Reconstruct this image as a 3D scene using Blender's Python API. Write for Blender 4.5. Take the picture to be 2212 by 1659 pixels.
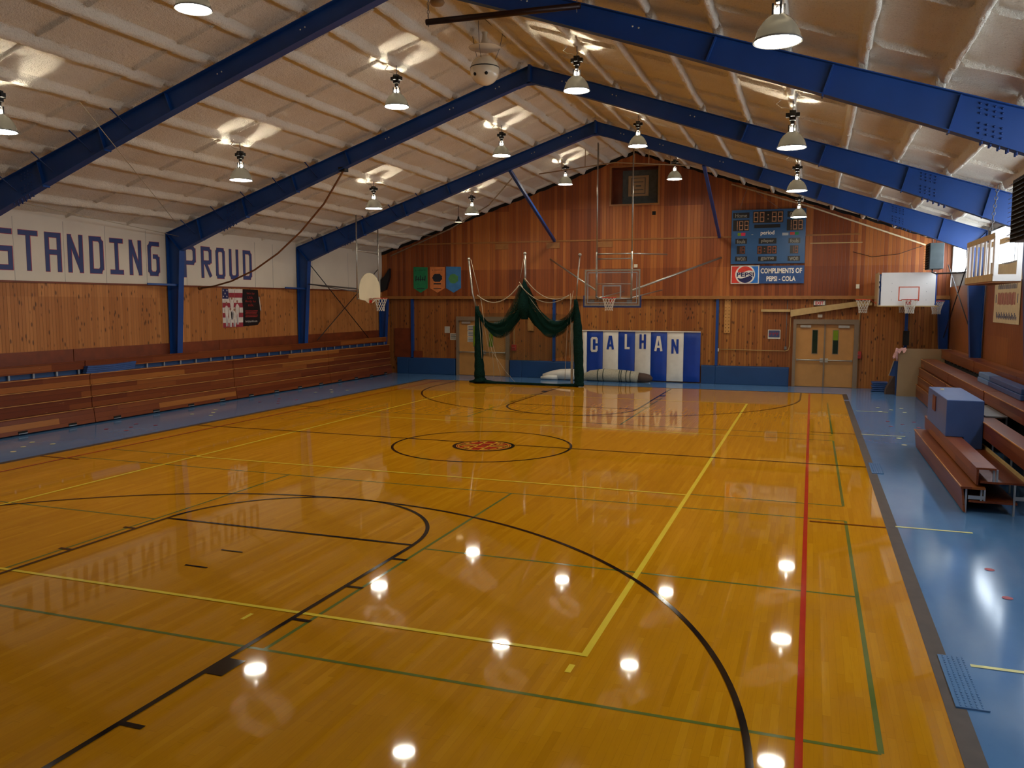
import bpy, bmesh, math, random
from mathutils import Vector, Matrix
random.seed(7)
PI = math.pi
scn = bpy.context.scene
col = scn.collection
for o in list(bpy.data.objects): bpy.data.objects.remove(o)

# ---------------------------------------------------------------- camera
YAW, PIT, ROL = .3439, -.0974, .002
cam = bpy.data.cameras.new('camera'); cam.sensor_width = 36; cam.lens = 36*1800/2212; cam.clip_start = .05; cam.clip_end = 300
camo = bpy.data.objects.new('camera', cam); col.objects.link(camo)
F = Vector((-math.sin(YAW)*math.cos(PIT), math.cos(YAW)*math.cos(PIT), math.sin(PIT)))
R = Vector((math.cos(YAW), math.sin(YAW), 0)); U = R.cross(F)
R2 = R*math.cos(ROL)+U*math.sin(ROL); U2 = -R*math.sin(ROL)+U*math.cos(ROL)
M = Matrix((R2, U2, -F)).transposed().to_4x4(); M.translation = Vector((6.18, -15.54, 2.885))
camo.matrix_world = M
scn.camera = camo
# ---------------------------------------------------------------- daylight and exposure
scn.view_settings.view_transform = 'Standard'; scn.view_settings.look = 'None'
scn.view_settings.exposure = 0.62; scn.view_settings.gamma = 1.0; scn.view_settings.use_curve_mapping = False
W = bpy.data.worlds.new('world'); scn.world = W; W.use_nodes = True
wb = W.node_tree.nodes['Background']; wb.inputs[0].default_value = (.80, .90, 1, 1); wb.inputs[1].default_value = 9.0
DAY = 1.0
LAMP_DOWN = 75.0      # emission strength of the lamp lens
LAMP_UP = 85.0        # watts of light leaving the top of each lamp
LAMPC = (1.0, .92, .75)

# ---------------------------------------------------------------- material helpers
def lin(h):
    h = h.lstrip('#'); v = [int(h[i:i+2], 16)/255 for i in (0, 2, 4)]
    return tuple((c/12.92 if c <= .04045 else ((c+.055)/1.055)**2.4) for c in v)+(1,)
class NT:
    def __init__(s, name):
        s.m = bpy.data.materials.new(name); s.m.use_nodes = True; s.t = s.m.node_tree
        s.b = s.t.nodes['Principled BSDF']; s.out = s.t.nodes['Material Output']
    def n(s, typ, **k):
        x = s.t.nodes.new(typ)
        for a, v in k.items(): setattr(x, a, v)
        return x
    def l(s, a, b): s.t.links.new(a, b)
    def put(s, sock, v):
        if hasattr(v, 'is_linked'): s.l(v, sock)
        else: sock.default_value = v
    def math(s, op, a, b=None, c=None, clamp=False):
        x = s.n('ShaderNodeMath', operation=op); x.use_clamp = clamp
        s.put(x.inputs[0], a)
        if b is not None: s.put(x.inputs[1], b)
        if c is not None: s.put(x.inputs[2], c)
        return x.outputs[0]
    def pos(s):
        g = s.n('ShaderNodeNewGeometry'); x = s.n('ShaderNodeSeparateXYZ'); s.l(g.outputs['Position'], x.inputs[0])
        return g.outputs['Position'], x.outputs[0], x.outputs[1], x.outputs[2]
    def comb(s, a, b, c):
        x = s.n('ShaderNodeCombineXYZ')
        for i, v in enumerate((a, b, c)): s.put(x.inputs[i], v)
        return x.outputs[0]
    def wn(s, vec):
        x = s.n('ShaderNodeTexWhiteNoise', noise_dimensions='3D'); s.l(vec, x.inputs['Vector']); return x.outputs['Value']
    def noise(s, vec, scale, detail=3, rough=.5):
        x = s.n('ShaderNodeTexNoise'); s.l(vec, x.inputs['Vector']); x.inputs['Scale'].default_value = scale
        x.inputs['Detail'].default_value = detail; x.inputs['Roughness'].default_value = rough
        return x.outputs['Fac'] if 'Fac' in x.outputs else x.outputs[0]
    def scale(s, vec, v):
        x = s.n('ShaderNodeVectorMath', operation='MULTIPLY'); s.l(vec, x.inputs[0]); x.inputs[1].default_value = v; return x.outputs[0]
    def mix(s, f, a, b, mode='MIX'):
        x = s.n('ShaderNodeMix', data_type='RGBA', blend_type=mode)
        s.put(x.inputs[0], f); s.put(x.inputs[6], a); s.put(x.inputs[7], b); return x.outputs[2]
    def ramp(s, f, stops):
        x = s.n('ShaderNodeValToRGB'); s.l(f, x.inputs[0]); e = x.color_ramp.elements
        while len(e) < len(stops): e.new(.5)
        for i, (p, c) in enumerate(stops): e[i].position = p; e[i].color = c
        return x.outputs[0]
    def step(s, f, a, b):
        x = s.n('ShaderNodeMapRange', interpolation_type='SMOOTHSTEP'); s.put(x.inputs[0], f)
        x.inputs[1].default_value = a; x.inputs[2].default_value = b; return x.outputs[0]
    def bump(s, h, strength, dist=.01):
        x = s.n('ShaderNodeBump'); x.inputs['Strength'].default_value = strength; x.inputs['Distance'].default_value = dist
        s.put(x.inputs['Height'], h); s.l(x.outputs[0], s.b.inputs['Normal'])
    def base(s, c): s.put(s.b.inputs['Base Color'], c)
    def fin(s, rough=.5, metal=0, spec=.5, coat=0, coatr=.05):
        s.put(s.b.inputs['Roughness'], rough); s.b.inputs['Metallic'].default_value = metal
        s.b.inputs['Specular IOR Level'].default_value = spec
        s.b.inputs['Coat Weight'].default_value = coat; s.b.inputs['Coat Roughness'].default_value = coatr
        return s.m

def plain(name, hx, rough=.5, metal=0, var=.15, sc=6, spec=.5, coat=0, bmp=0):
    t = NT(name); P, x, y, z = t.pos(); c = lin(hx)
    f = t.noise(P, sc, 4); d = tuple(v*(1-var) for v in c[:3])+(1,); e = tuple(min(1, v*(1+var*.7)) for v in c[:3])+(1,)
    t.base(t.ramp(f, [(.3, d), (.7, e)]))
    if bmp: t.bump(t.noise(P, sc*8, 3), bmp, .01)
    return t.fin(rough, metal, spec, coat)

def boards(name, ax, w, c1, c2, c3, knots=1.0, groove=.10, panw=1.22, panh=2.44, pz=.1, rough=.45, gdark=.35, panvar=.5):
    t = NT(name); P, x, y, z = t.pos(); u = (x, y)[ax]
    q = t.math('DIVIDE', u, w); idx = t.math('FLOOR', q); fr = t.math('FRACT', q)
    r = t.wn(t.comb(idx, 1.5, 2.5))
    pr_ = t.wn(t.comb(t.math('FLOOR', t.math('DIVIDE', u, panw)), t.math('FLOOR', t.math('DIVIDE', t.math('ADD', z, pz), panh)), 7.5))
    rr = t.math('ADD', t.math('MULTIPLY', r, 1-panvar), t.math('MULTIPLY', pr_, panvar))
    c = t.ramp(rr, [(.15, lin(c1)), (.5, lin(c2)), (.85, lin(c3))])
    g = t.noise(t.comb(t.math('MULTIPLY', u, 28.), idx, t.math('MULTIPLY', z, 1.6)), 1.0, 4, .6)
    c = t.mix(t.math('MULTIPLY', g, .55), c, t.mix(1, c, (.55, .40, .30, 1), 'MULTIPLY'))
    if knots:
        v = t.n('ShaderNodeTexVoronoi'); t.l(t.comb(t.math('MULTIPLY', u, 8.5), idx, t.math('MULTIPLY', z, 3.4)), v.inputs['Vector']); v.inputs['Scale'].default_value = 1.0
        k = t.math('SUBTRACT', 1, t.step(v.outputs['Distance'], .10, .26))
        c = t.mix(t.math('MULTIPLY', k, .85*knots), c, lin('#2a1408'))
    gr = t.math('SUBTRACT', 1, t.step(t.math('ABSOLUTE', t.math('SUBTRACT', fr, .5)), .5-groove, .5))
    gr = t.math('SUBTRACT', 1, gr)
    c = t.mix(t.math('MULTIPLY', gr, 1-gdark), c, lin('#1c0c05'))
    t.base(c); t.bump(t.math('SUBTRACT', 1, gr), .6, .01)
    return t.fin(rough, 0, .4)

def bleach_wood(name):
    t = NT(name); P, x, y, z = t.pos()
    s = t.math('FLOOR', t.math('DIVIDE', t.math('ADD', z, .015), .1335)); b = t.math('FLOOR', t.math('DIVIDE', t.math('ADD', y, t.math('MULTIPLY', s, 1.37)), 3.1))
    r = t.wn(t.comb(s, b, t.math('FLOOR', t.math('MULTIPLY', x, 6.))))
    c = t.ramp(r, [(0, lin('#6a2e10')), (.6, lin('#7d3e18')), (.85, lin('#8e4e20')), (1, lin('#aa6a2c'))])
    g = t.noise(t.comb(t.math('MULTIPLY', x, 22.), t.math('MULTIPLY', y, 1.4), t.math('MULTIPLY', z, 30.)), 1.0, 4, .6)
    c = t.mix(t.math('MULTIPLY', g, .7), c, t.mix(1, c, (.5, .38, .3, 1), 'MULTIPLY'))
    n2 = t.noise(t.comb(t.math('MULTIPLY', x, 6.), t.math('MULTIPLY', y, 1.7), t.math('MULTIPLY', z, 22.)), 1.3, 6, .7)
    c = t.mix(t.math('MULTIPLY', t.step(n2, .66, .72), .6), c, lin('#d8a060'))
    gz = t.math('FRACT', t.math('DIVIDE', t.math('ADD', z, .015), .1335))
    c = t.mix(t.math('MULTIPLY', t.math('LESS_THAN', gz, .05), .6), c, lin('#2a1206'))
    t.base(c); t.bump(g, .15, .01)
    return t.fin(.38, 0, .3, .1, .2)

def floor_wood():
    t = NT('maple_strip_floor'); P, x, y, z = t.pos()
    q = t.math('DIVIDE', x, .0572); idx = t.math('FLOOR', q); fr = t.math('FRACT', q)
    off = t.math('MULTIPLY', t.wn(t.comb(idx, 3.3, 1.1)), 7.)
    p = t.math('ADD', t.math('DIVIDE', y, .95), off); j = t.math('FLOOR', p); fy = t.math('FRACT', p)
    r = t.wn(t.comb(idx, j, .5))
    c = t.ramp(r, [(0, lin('#b2780d')), (.2, lin('#b97e0f')), (.8, lin('#bd8211')), (1, lin('#c38916'))])
    g = t.noise(t.comb(t.math('MULTIPLY', x, 45.), t.math('MULTIPLY', y, 3.), t.math('MULTIPLY', idx, .37)), 1.0, 4, .6)
    c = t.mix(t.math('MULTIPLY', t.step(g, .45, .8), .3), c, lin('#a0660a'))
    big = t.noise(t.scale(P, (.7, .25, 1)), 1.0, 3)
    c = t.mix(t.math('MULTIPLY', t.step(big, .4, .7), .25), c, lin('#a06806'))
    seam = t.math('MAXIMUM', t.step(t.math('ABSOLUTE', t.math('SUBTRACT', fr, .5)), .475, .5), t.step(t.math('ABSOLUTE', t.math('SUBTRACT', fy, .5)), .4965, .5))
    c = t.mix(t.math('MULTIPLY', seam, .32), c, lin('#5a3208'))
    t.base(c)
    ro = t.math('ADD', .28, t.math('MULTIPLY', t.noise(P, 1.3, 4), .10))
    return t.fin(t.math('MULTIPLY', ro, .13), 0, .12, 0, .06)

def foam():
    t = NT('spray_foam'); P, x, y, z = t.pos()
    a = t.noise(P, 14, 5, .65); b = t.noise(P, 1.2, 4); s = t.noise(P, 45, 3, .7)
    c = t.ramp(b, [(.3, lin('#ece2ce')), (.7, lin('#f6efdf'))])
    c = t.mix(t.math('MULTIPLY', t.step(s, .58, .66), .35), c, lin('#8d7a5c'))
    t.base(c); t.bump(t.math('ADD', a, t.math('MULTIPLY', s, .8)), 1.0, .045)
    return t.fin(.9, 0, .2)

def blue_floor():
    t = NT('blue_painted_floor'); P, x, y, z = t.pos()
    b = t.noise(t.scale(P, (1, .5, 1)), 1.4, 5, .6); s = t.noise(P, 20, 4, .7)
    c = t.ramp(b, [(.3, lin('#4b74a2')), (.7, lin('#5880ac'))])
    c = t.mix(t.math('MULTIPLY', t.step(s, .6, .75), .15), c, lin('#47668a'))
    t.base(c); return t.fin(.12, 0, .24, 0, .1)

def emis(name, c, s):
    t = NT(name); t.base((0, 0, 0, 1)); t.b.inputs['Emission Color'].default_value = tuple(c)+(1,); t.b.inputs['Emission Strength'].default_value = s
    return t.fin(1, 0, 0)

def glassy(name, tint, rough, mixf):
    t = NT(name); t.base(lin(tint)); t.fin(rough)
    tr = t.n('ShaderNodeBsdfTransparent'); mx = t.n('ShaderNodeMixShader'); mx.inputs[0].default_value = mixf
    t.l(tr.outputs[0], mx.inputs[1]); t.l(t.b.outputs[0], mx.inputs[2]); t.l(mx.outputs[0], t.out.inputs[0]); return t.m

def netmat(name, hx, cell, width, base=0.0):
    t = NT(name); P, x, y, z = t.pos(); t.base(lin(hx)); t.fin(.85, 0, .1)
    u = t.math('DIVIDE', t.math('ADD', t.math('ADD', x, y), z), cell); v = t.math('DIVIDE', t.math('SUBTRACT', t.math('ADD', x, y), z), cell)
    f = t.math('MAXIMUM', t.math('LESS_THAN', t.math('FRACT', u), width), t.math('LESS_THAN', t.math('FRACT', v), width))
    tr = t.n('ShaderNodeBsdfTransparent'); mx = t.n('ShaderNodeMixShader'); t.l(f, mx.inputs[0])
    t.l(tr.outputs[0], mx.inputs[1]); t.l(t.b.outputs[0], mx.inputs[2]); t.l(mx.outputs[0], t.out.inputs[0]); return t.m

def shade_mat():
    # prismatic lamp bowl: partly translucent
    t = NT('prismatic_lamp_bowl'); t.base(lin('#7c7a72')); t.fin(.2, .4, .6)
    g = t.n('ShaderNodeBsdfTranslucent'); g.inputs[0].default_value = lin('#d8d4c8')
    mx = t.n('ShaderNodeMixShader'); mx.inputs[0].default_value = .055
    t.l(t.b.outputs[0], mx.inputs[1]); t.l(g.outputs[0], mx.inputs[2]); t.l(mx.outputs[0], t.out.inputs[0]); return t.m

m = dict(
 foam=foam(), floorwood=floor_wood(), bluefloor=blue_floor(), bleach=bleach_wood('varnished_bleacher_wood'),
 upwood=boards('redwood_wall_boards', 0, .118, '#79390f', '#98501e', '#b66d2e', .0, .06, 1.22, 2.2, .25, .5, .32, .5),
 lowwood=boards('knotty_pine_boards_far', 0, .088, '#8a4e1e', '#9e6028', '#b07232', 1.0, .08, 1.22, 3.2, 0, .45, .45, .4),
 sidewood=boards('knotty_pine_boards_left', 1, .088, '#a3662e', '#b0723a', '#c08246', .9, .07, 1.22, 1.55, .1, .45, .55, .5),
 rightwood=boards('pine_boards_right', 1, .088, '#84481f', '#905226', '#9c5e2c', .35, .05, 1.22, 2.2, .1, .45, .6, .5),
 blue=plain('blue_steel_paint', '#0c3d80', .42, 0, .12, 2, .45), bluedark=plain('blue_bolt_paint', '#0b2f6c', .5),
 white=plain('white_wall_panel', '#cdc4b4', .5, 0, .05, 1.2), letter=plain('navy_letter_paint', '#2b3a6e', .6, 0, .1), lred=plain('red_letter_edge_paint', '#a03040', .6),
 cwhite=plain('white_vinyl', '#dcd5c6', .35, 0, .06, 5, .5, 0, .1), cblue=plain('royal_blue_vinyl', '#0d3a94', .35, 0, .1, 4, .5, 0, .1),
 matblue=plain('blue_wall_padding', '#1a416e', .4, 0, .08, 2), boxblue=plain('blue_painted_plywood', '#34528a', .4, 0, .12, 3, .5, .2),
 foldblue=plain('blue_gym_mat_vinyl', '#294a80', .4, 0, .12, 3), foldlight=plain('pale_blue_gym_mat_vinyl', '#5a7fae', .4, 0, .1, 3),  # far mat vinyl is simply a paler blue than the other mats
 black=plain('black_floor_paint', '#241a12', .07, 0, .1, 3, .17), yellow=plain('yellow_floor_paint', '#dcc03a', .07, 0, .06, 3, .17),
 green=plain('green_floor_paint', '#5f6a2c', .07, 0, .1, 3, .17), red=plain('red_floor_paint', '#b02c14', .07, 0, .1, 3, .17),
 brown=plain('brown_floor_paint', '#6a3408', .07, 0, .1, 3, .17), rubber=plain('brown_rubber_edging', '#42352c', .55, 0, .25, 6),
 tapey=plain('pale_yellow_tape', '#d8d890', .4), taper=plain('red_dot_tape', '#a03040', .4), dotw=plain('cream_dot_tape', '#e0d8a0', .4),
 logored=plain('red_logo_paint', '#a52a18', .07, 0, .08, 3, .17), logoy=plain('gold_logo_paint', '#d0a030', .07, 0, .08, 3, .17),
 chrome=plain('galvanised_steel', '#a8a49a', .35, .8, .12, 20), steelgrey=plain('grey_painted_steel', '#6c6a68', .45, .3), post=plain('pale_grey_steel', '#9aa0a8', .4, .4),
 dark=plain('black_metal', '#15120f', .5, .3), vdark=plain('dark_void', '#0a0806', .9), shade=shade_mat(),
 lens=emis('lit_lamp_lens', LAMPC, LAMP_DOWN), bulb=emis('lit_lamp_bulb', LAMPC, 60.), warm=emis('warm_lamp_lens', (1, .75, .4), 3.),
 cream=plain('cream_plastic', '#e0d6bd', .25, 0, .04, 3, .5, .4), beige=plain('beige_painted_wood', '#b89a64', .5, 0, .12, 6), tan=plain('tan_board', '#a08560', .55, 0, .06, 2),
 oak=plain('light_oak_veneer', '#b98446', .4, 0, .1, 3), oakd=plain('shaded_oak_edge', '#7c5228', .5), trim=plain('oak_trim', '#96622c', .45, 0, .15, 8), frame=plain('taupe_door_frame', '#7e6a54', .45, 0, .05), 
 alu=plain('brushed_aluminium', '#b8b4a8', .35, .6), brownwood=plain('red_brown_plywood', '#6e3012', .45, 0, .25, 4), 
 rim=plain('orange_rim_paint', '#d24a1c', .4), rimred=plain('red_rim_paint', '#c02a14', .4), net=plain('white_net_cord', '#d8d0c0', .8),
 bwhite=plain('white_backboard', '#e0dcd6', .35, 0, .04, 2), bcream=plain('cream_fan_backboard', '#cfc4a6', .35, 0, .05, 2), sq=plain('orange_target_square', '#c85a38', .4),
 rope=plain('brown_manila_rope', '#6e4018', .9, 0, .3, 40), rope2=plain('grey_cord', '#a89a80', .85), greennet=netmat('dark_green_netting', '#0c2a22', .045, .42),
 greensolid=plain('gathered_green_netting', '#0b2620', .9, 0, .5, 25, .1, 0, .4), greenthin=netmat('thin_green_netting', '#163a2e', .05, .16), 
 sbblue=plain('blue_scoreboard_paint', '#23507c', .4, 0, .08, 2), sblack=plain('black_scoreboard_panel', '#15110f', .35), led=plain('unlit_amber_bulbs', '#c89068', .4), ledr=plain('unlit_red_bulbs', '#9c5030', .4), sbtext=plain('grey_scoreboard_lettering', '#8a8478', .5), sbw=plain('white_sign_lettering', '#e6ddcc', .5),
 pepr=plain('red_sign_paint', '#d2382a', .4), pepb=plain('bright_blue_sign_paint', '#1c6ec0', .4), pepn=plain('navy_sign_paint', '#141c50', .4), signw=plain('white_sign_panel', '#ddd8cc', .4), signb=plain('blue_sign_panel', '#23497e', .4),
 flagg=plain('green_felt', '#1c7a4c', .8), flago=plain('orange_felt', '#cf7a40', .8), flagb=plain('blue_felt', '#3c78b0', .8), glyph=plain('dark_felt_lettering', '#1c2430', .8), flaggreen=plain('olive_felt', '#4e8a50', .8),
 paper=plain('white_paper', '#c8c0ac', .7), ink=plain('printed_ink', '#3a4468', .7), inkred=plain('printed_red_ink', '#8c2030', .7), skin=plain('printed_skin_tone', '#8c5c44', .7), pw=plain('printed_white', '#c8beb4', .6), 
 postblack=plain('poster_black', '#0c0a10', .35), postred=plain('poster_red_lettering', '#8c1f18', .5),
 exitred=plain('exit_red', '#c8203c', .5), alarm=plain('red_alarm_box', '#a82c24', .4), conduit=plain('beige_conduit', '#b09058', .5), greyheat=plain('grey_heater_enamel', '#4c5658', .4), 
 vgreen=plain('yellow_green_door_glass', '#6f8a20', .15), dglass=plain('dark_door_glass', '#1c2c20', .1), canvas=plain('beige_canvas', '#c6b28c', .85, 0, .1, 6), 
 pink=plain('pink_cloth', '#c89890', .9, 0, .15, 20), bundle=plain('grey_canvas_roll', '#a8a08a', .85, 0, .2, 30), bundleb=plain('dark_brown_canvas', '#4c3a30', .85), stripe=plain('dark_green_stripe_cloth', '#26342c', .85),
 fan=plain('grey_fan_board', '#4c5250', .7, 0, .2, 8), glass=glassy('clear_backboard_glass', '#c8c8c0', .03, .035), wglass=glassy('window_glass', '#ffffff', .02, .06), dgrey=plain('dark_grey_louvre', '#1c1a1e', .4, .3), winframe=plain('grey_window_frame', '#8c8a86', .5), pipe=plain('rusty_black_pipe', '#2c1812', .4, .5, .3, 12), bandgrey=plain('grey_band_panel', '#8c8880', .6, 0, .08, 3),
 edge=plain('worn_orange_wood_edge', '#b87c3c', .45, 0, .3, 3), outw=plain('outside_white', '#ffffff', .9), pad=plain('blue_backboard_padding', '#122c66', .5))
mats = m

# ---------------------------------------------------------------- mesh builder
class MB:
    def __init__(s): s.v = []; s.f = []; s.mi = []; s.ms = []; s.cur = 0; s.sm = []; s.k = 0
    def mat(s, mt):
        if mt not in s.ms: s.ms.append(mt)
        s.cur = s.ms.index(mt); return s
    def add(s, vs, fs, smooth=False):
        o = len(s.v); s.v += [tuple(p) for p in vs]
        for f in fs: s.f.append(tuple(i+o for i in f)); s.mi.append(s.cur); s.sm.append(smooth)
        return s
    def box(s, x0, x1, y0, y1, z0, z1):
        x0, x1 = sorted((x0, x1)); y0, y1 = sorted((y0, y1)); z0, z1 = sorted((z0, z1))
        s.k += 1; e = .0003*((s.k-1) % 7); x0 -= e; x1 += e; y0 -= e; y1 += e; z0 -= e; z1 += e
        return s.add([(x0,y0,z0),(x1,y0,z0),(x1,y1,z0),(x0,y1,z0),(x0,y0,z1),(x1,y0,z1),(x1,y1,z1),(x0,y1,z1)],
                     [(0,3,2,1),(4,5,6,7),(0,1,5,4),(1,2,6,5),(2,3,7,6),(3,0,4,7)])
    def bar(s, p0, p1, w, h, up=(0,0,1)):
        p0 = Vector(p0); p1 = Vector(p1); d = (p1-p0).normalized(); up = Vector(up)
        a = d.cross(up)
        if a.length < 1e-4: a = d.cross(Vector((1,0,0)))
        a.normalize(); b = a.cross(d).normalized(); vs = []
        for p in (p0, p1):
            for i, j in ((-1,-1),(1,-1),(1,1),(-1,1)): vs.append(p+a*i*w/2+b*j*h/2)
        return s.add(vs, [(0,1,2,3),(7,6,5,4),(0,4,5,1),(1,5,6,2),(2,6,7,3),(3,7,4,0)])
    def tube(s, pts, r, n=8, caps=True):
        pts = [Vector(p) for p in pts]; rs = r if isinstance(r, (list, tuple)) else [r]*len(pts); vs = []; fs = []; a = None
        for i, p in enumerate(pts):
            d = (pts[min(i+1, len(pts)-1)]-pts[max(i-1, 0)]).normalized()
            if a is None:
                a = d.cross(Vector((0,0,1)))
                if a.length < .05: a = d.cross(Vector((1,0,0)))
            a = (a-d*a.dot(d)).normalized(); b = d.cross(a)
            for k in range(n): t = 2*PI*k/n; vs.append(p+(a*math.cos(t)+b*math.sin(t))*rs[i])
        for i in range(len(pts)-1):
            for k in range(n): fs.append((i*n+k, i*n+(k+1)%n, (i+1)*n+(k+1)%n, (i+1)*n+k))
        if caps: fs += [tuple(range(n-1,-1,-1)), tuple((len(pts)-1)*n+k for k in range(n))]
        return s.add(vs, fs, True)
    def lathe(s, c, prof, n=24, cap0=False, cap1=False):
        vs = []; fs = []
        for r, z in prof:
            for k in range(n): t = 2*PI*k/n; vs.append((c[0]+r*math.cos(t), c[1]+r*math.sin(t), c[2]+z))
        for i in range(len(prof)-1):
            for k in range(n): fs.append((i*n+k, i*n+(k+1)%n, (i+1)*n+(k+1)%n, (i+1)*n+k))
        if cap0: fs.append(tuple(range(n-1,-1,-1)))
        if cap1: fs.append(tuple((len(prof)-1)*n+k for k in range(n)))
        return s.add(vs, fs, True)
    def prism(s, pts, O, u, v, d):
        # 2D polygon in plane O+u*a+v*b, extruded by vector d
        O = Vector(O); u = Vector(u); v = Vector(v); d = Vector(d); n = len(pts)
        a = [O+u*p[0]+v*p[1] for p in pts]
        return s.add(a+[p+d for p in a], [tuple(range(n)), tuple(range(2*n-1, n-1, -1))]+[(i, i+n, (i+1)%n+n, (i+1)%n) for i in range(n)])
    def flat(s, pts, z):
        n = len(pts); return s.add([(p[0], p[1], z) for p in pts], [tuple(range(n))])
    def disc(s, c, r, n=20, z=None, squash=1):
        return s.flat([(c[0]+r*math.cos(2*PI*k/n), c[1]+r*squash*math.sin(2*PI*k/n)) for k in range(n)], z)
    def arc(s, c, r0, r1, a0, a1, z, n=48):
        vs = []
        for i in range(n+1):
            t = math.radians(a0+(a1-a0)*i/n)
            vs += [(c[0]+r0*math.cos(t), c[1]+r0*math.sin(t), z), (c[0]+r1*math.cos(t), c[1]+r1*math.sin(t), z)]
        return s.add(vs, [(2*i, 2*i+1, 2*i+3, 2*i+2) for i in range(n)])
    def sphere(s, c, r, n=24, z0=-1, z1=1, k=12):
        prof = []
        for i in range(k+1):
            t = math.asin(max(-1, min(1, z0)))+(math.asin(min(1, z1))-math.asin(max(-1, z0)))*i/k
            prof.append((max(1e-4, r*math.cos(t)), r*math.sin(t)))
        return s.lathe(c, prof, n)
    def build(s, name, mt=None, parent=None, label=None, bevel=0):
        me = bpy.data.meshes.new(name)
        off = Vector((0,0,0))
        if parent is not None:
            p = parent
            while p: off += p.location; p = p.parent
            loc = Vector((0,0,0))
        else:
            xs = [q[0] for q in s.v]; ys = [q[1] for q in s.v]; zs = [q[2] for q in s.v]
            off = Vector(((min(xs)+max(xs))/2, (min(ys)+max(ys))/2, min(zs))); loc = off.copy()
        me.from_pydata([(q[0]-off.x, q[1]-off.y, q[2]-off.z) for q in s.v], [], s.f)
        if mt is not None: me.materials.append(mt)
        else:
            for q in s.ms: me.materials.append(q)
            me.polygons.foreach_set('material_index', s.mi)
        me.polygons.foreach_set('use_smooth', s.sm)
        me.update(); me.validate()
        bm = bmesh.new(); bm.from_mesh(me); bmesh.ops.recalc_face_normals(bm, faces=bm.faces); bm.to_mesh(me); bm.free()
        o = bpy.data.objects.new(name, me); col.objects.link(o); o.location = loc
        if parent is not None: o.parent = parent
        if bevel:
            b = o.modifiers.new('bevel', 'BEVEL'); b.width = bevel; b.segments = 2; b.limit_method = 'ANGLE'
        if label: o['label'] = label
        return o

def tag(o, label, cat, group=None, kind=None):
    o['label'] = label; o['category'] = cat
    if group: o['group'] = group
    if kind: o['kind'] = kind
    return o
def thing(name, label, cat, loc, group=None):
    o = bpy.data.objects.new(name, None); o.empty_display_size = .1; col.objects.link(o); o.location = loc
    return tag(o, label, cat, group)
def struct(o): o['kind'] = 'structure'; return o
def dup(root, loc, label=None, lights=True):
    def cp(o, par):
        c = o.copy(); col.objects.link(c); c.parent = par
        for ch in list(o.children): cp(ch, c)
        return c
    r = cp(root, None); r.location = loc
    if label: r['label'] = label
    return r
def text_into(mb, s, O, u, v, box, depth=.004, bold=.0):
    # writes text fitted into box (x0,x1,y0,y1) of the plane O,u,v ; depth towards n=u x v
    cu = bpy.data.curves.new('t', 'FONT'); cu.body = s; cu.size = 1; cu.extrude = .001; cu.offset = bold; cu.resolution_u = 3
    ob = bpy.data.objects.new('t', cu); col.objects.link(ob)
    dg = bpy.context.evaluated_depsgraph_get(); me = bpy.data.meshes.new_from_object(ob.evaluated_get(dg))
    xs = [q.co.x for q in me.vertices]; ys = [q.co.y for q in me.vertices]
    a0, a1, b0, b1 = min(xs), max(xs), min(ys), max(ys); x0, x1, y0, y1 = box
    O = Vector(O); u = Vector(u); v = Vector(v); n = u.cross(v)
    vs = [O+u*(x0+(q.co.x-a0)/(a1-a0)*(x1-x0))+v*(y0+(q.co.y-b0)/(b1-b0)*(y1-y0))+n*(depth if q.co.z > 0 else 0) for q in me.vertices]
    mb.add(vs, [tuple(p.vertices) for p in me.polygons])
    bpy.data.objects.remove(ob); bpy.data.curves.remove(cu); bpy.data.meshes.remove(me)

Z3 = Vector((0,0,1)); X3 = Vector((1,0,0)); Y3 = Vector((0,1,0))
XW = 10.4; YF = 15.05; YN = -17.6; AP = 8.2
roofz = lambda x: AP-abs(x)/3
FR = [-3.2, 2.9, 9.0]

# ================================================================= SETTING
# ---- floor with its painted lines
f = MB()
f.mat(m['floorwood']).flat([(-7.33,-12.8),(7.18,-12.8),(7.18,12.8),(-7.33,12.8)], 0)
f.mat(m['bluefloor'])
f.flat([(-XW,YN),(-7.33,YN),(-7.33,YF+.15),(-XW,YF+.15)], 0); f.flat([(7.18,YN),(XW+.2,YN),(XW+.2,YF+.15),(7.18,YF+.15)], 0)
f.flat([(-7.33,12.8),(7.18,12.8),(7.18,YF+.15),(-7.33,YF+.15)], 0); f.flat([(-7.33,YN),(7.18,YN),(7.18,-12.8),(-7.33,-12.8)], 0)
# solid slab below
f.box(-XW-.2, XW+.2, YN-.2, YF+.2, -.2, -.02)
FLN = [0]
def fl(mt, x0, x1, y0, y1, z):
    FLN[0] += 1; z += .000015*(FLN[0] % 40); f.mat(m[mt]); f.flat([(x0,y0),(x1,y0),(x1,y1),(x0,y1)], z)
fl('rubber', -7.47, -7.33, -12.8, 12.86, .003); fl('rubber', -7.33, 7.18, 12.8, 12.86, .003)
for a, b in ((-12.8,-9.09),(-8.12,-.33),(.66,10.9),(11.25,12.86)): fl('rubber', 7.18, 7.32, a, b, .003)
fl('rubber', 7.18, 7.25, -9.09, -8.12, .003); fl('rubber', 7.18, 7.24, -.33, .66, .003)
z1 = .0012
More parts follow.
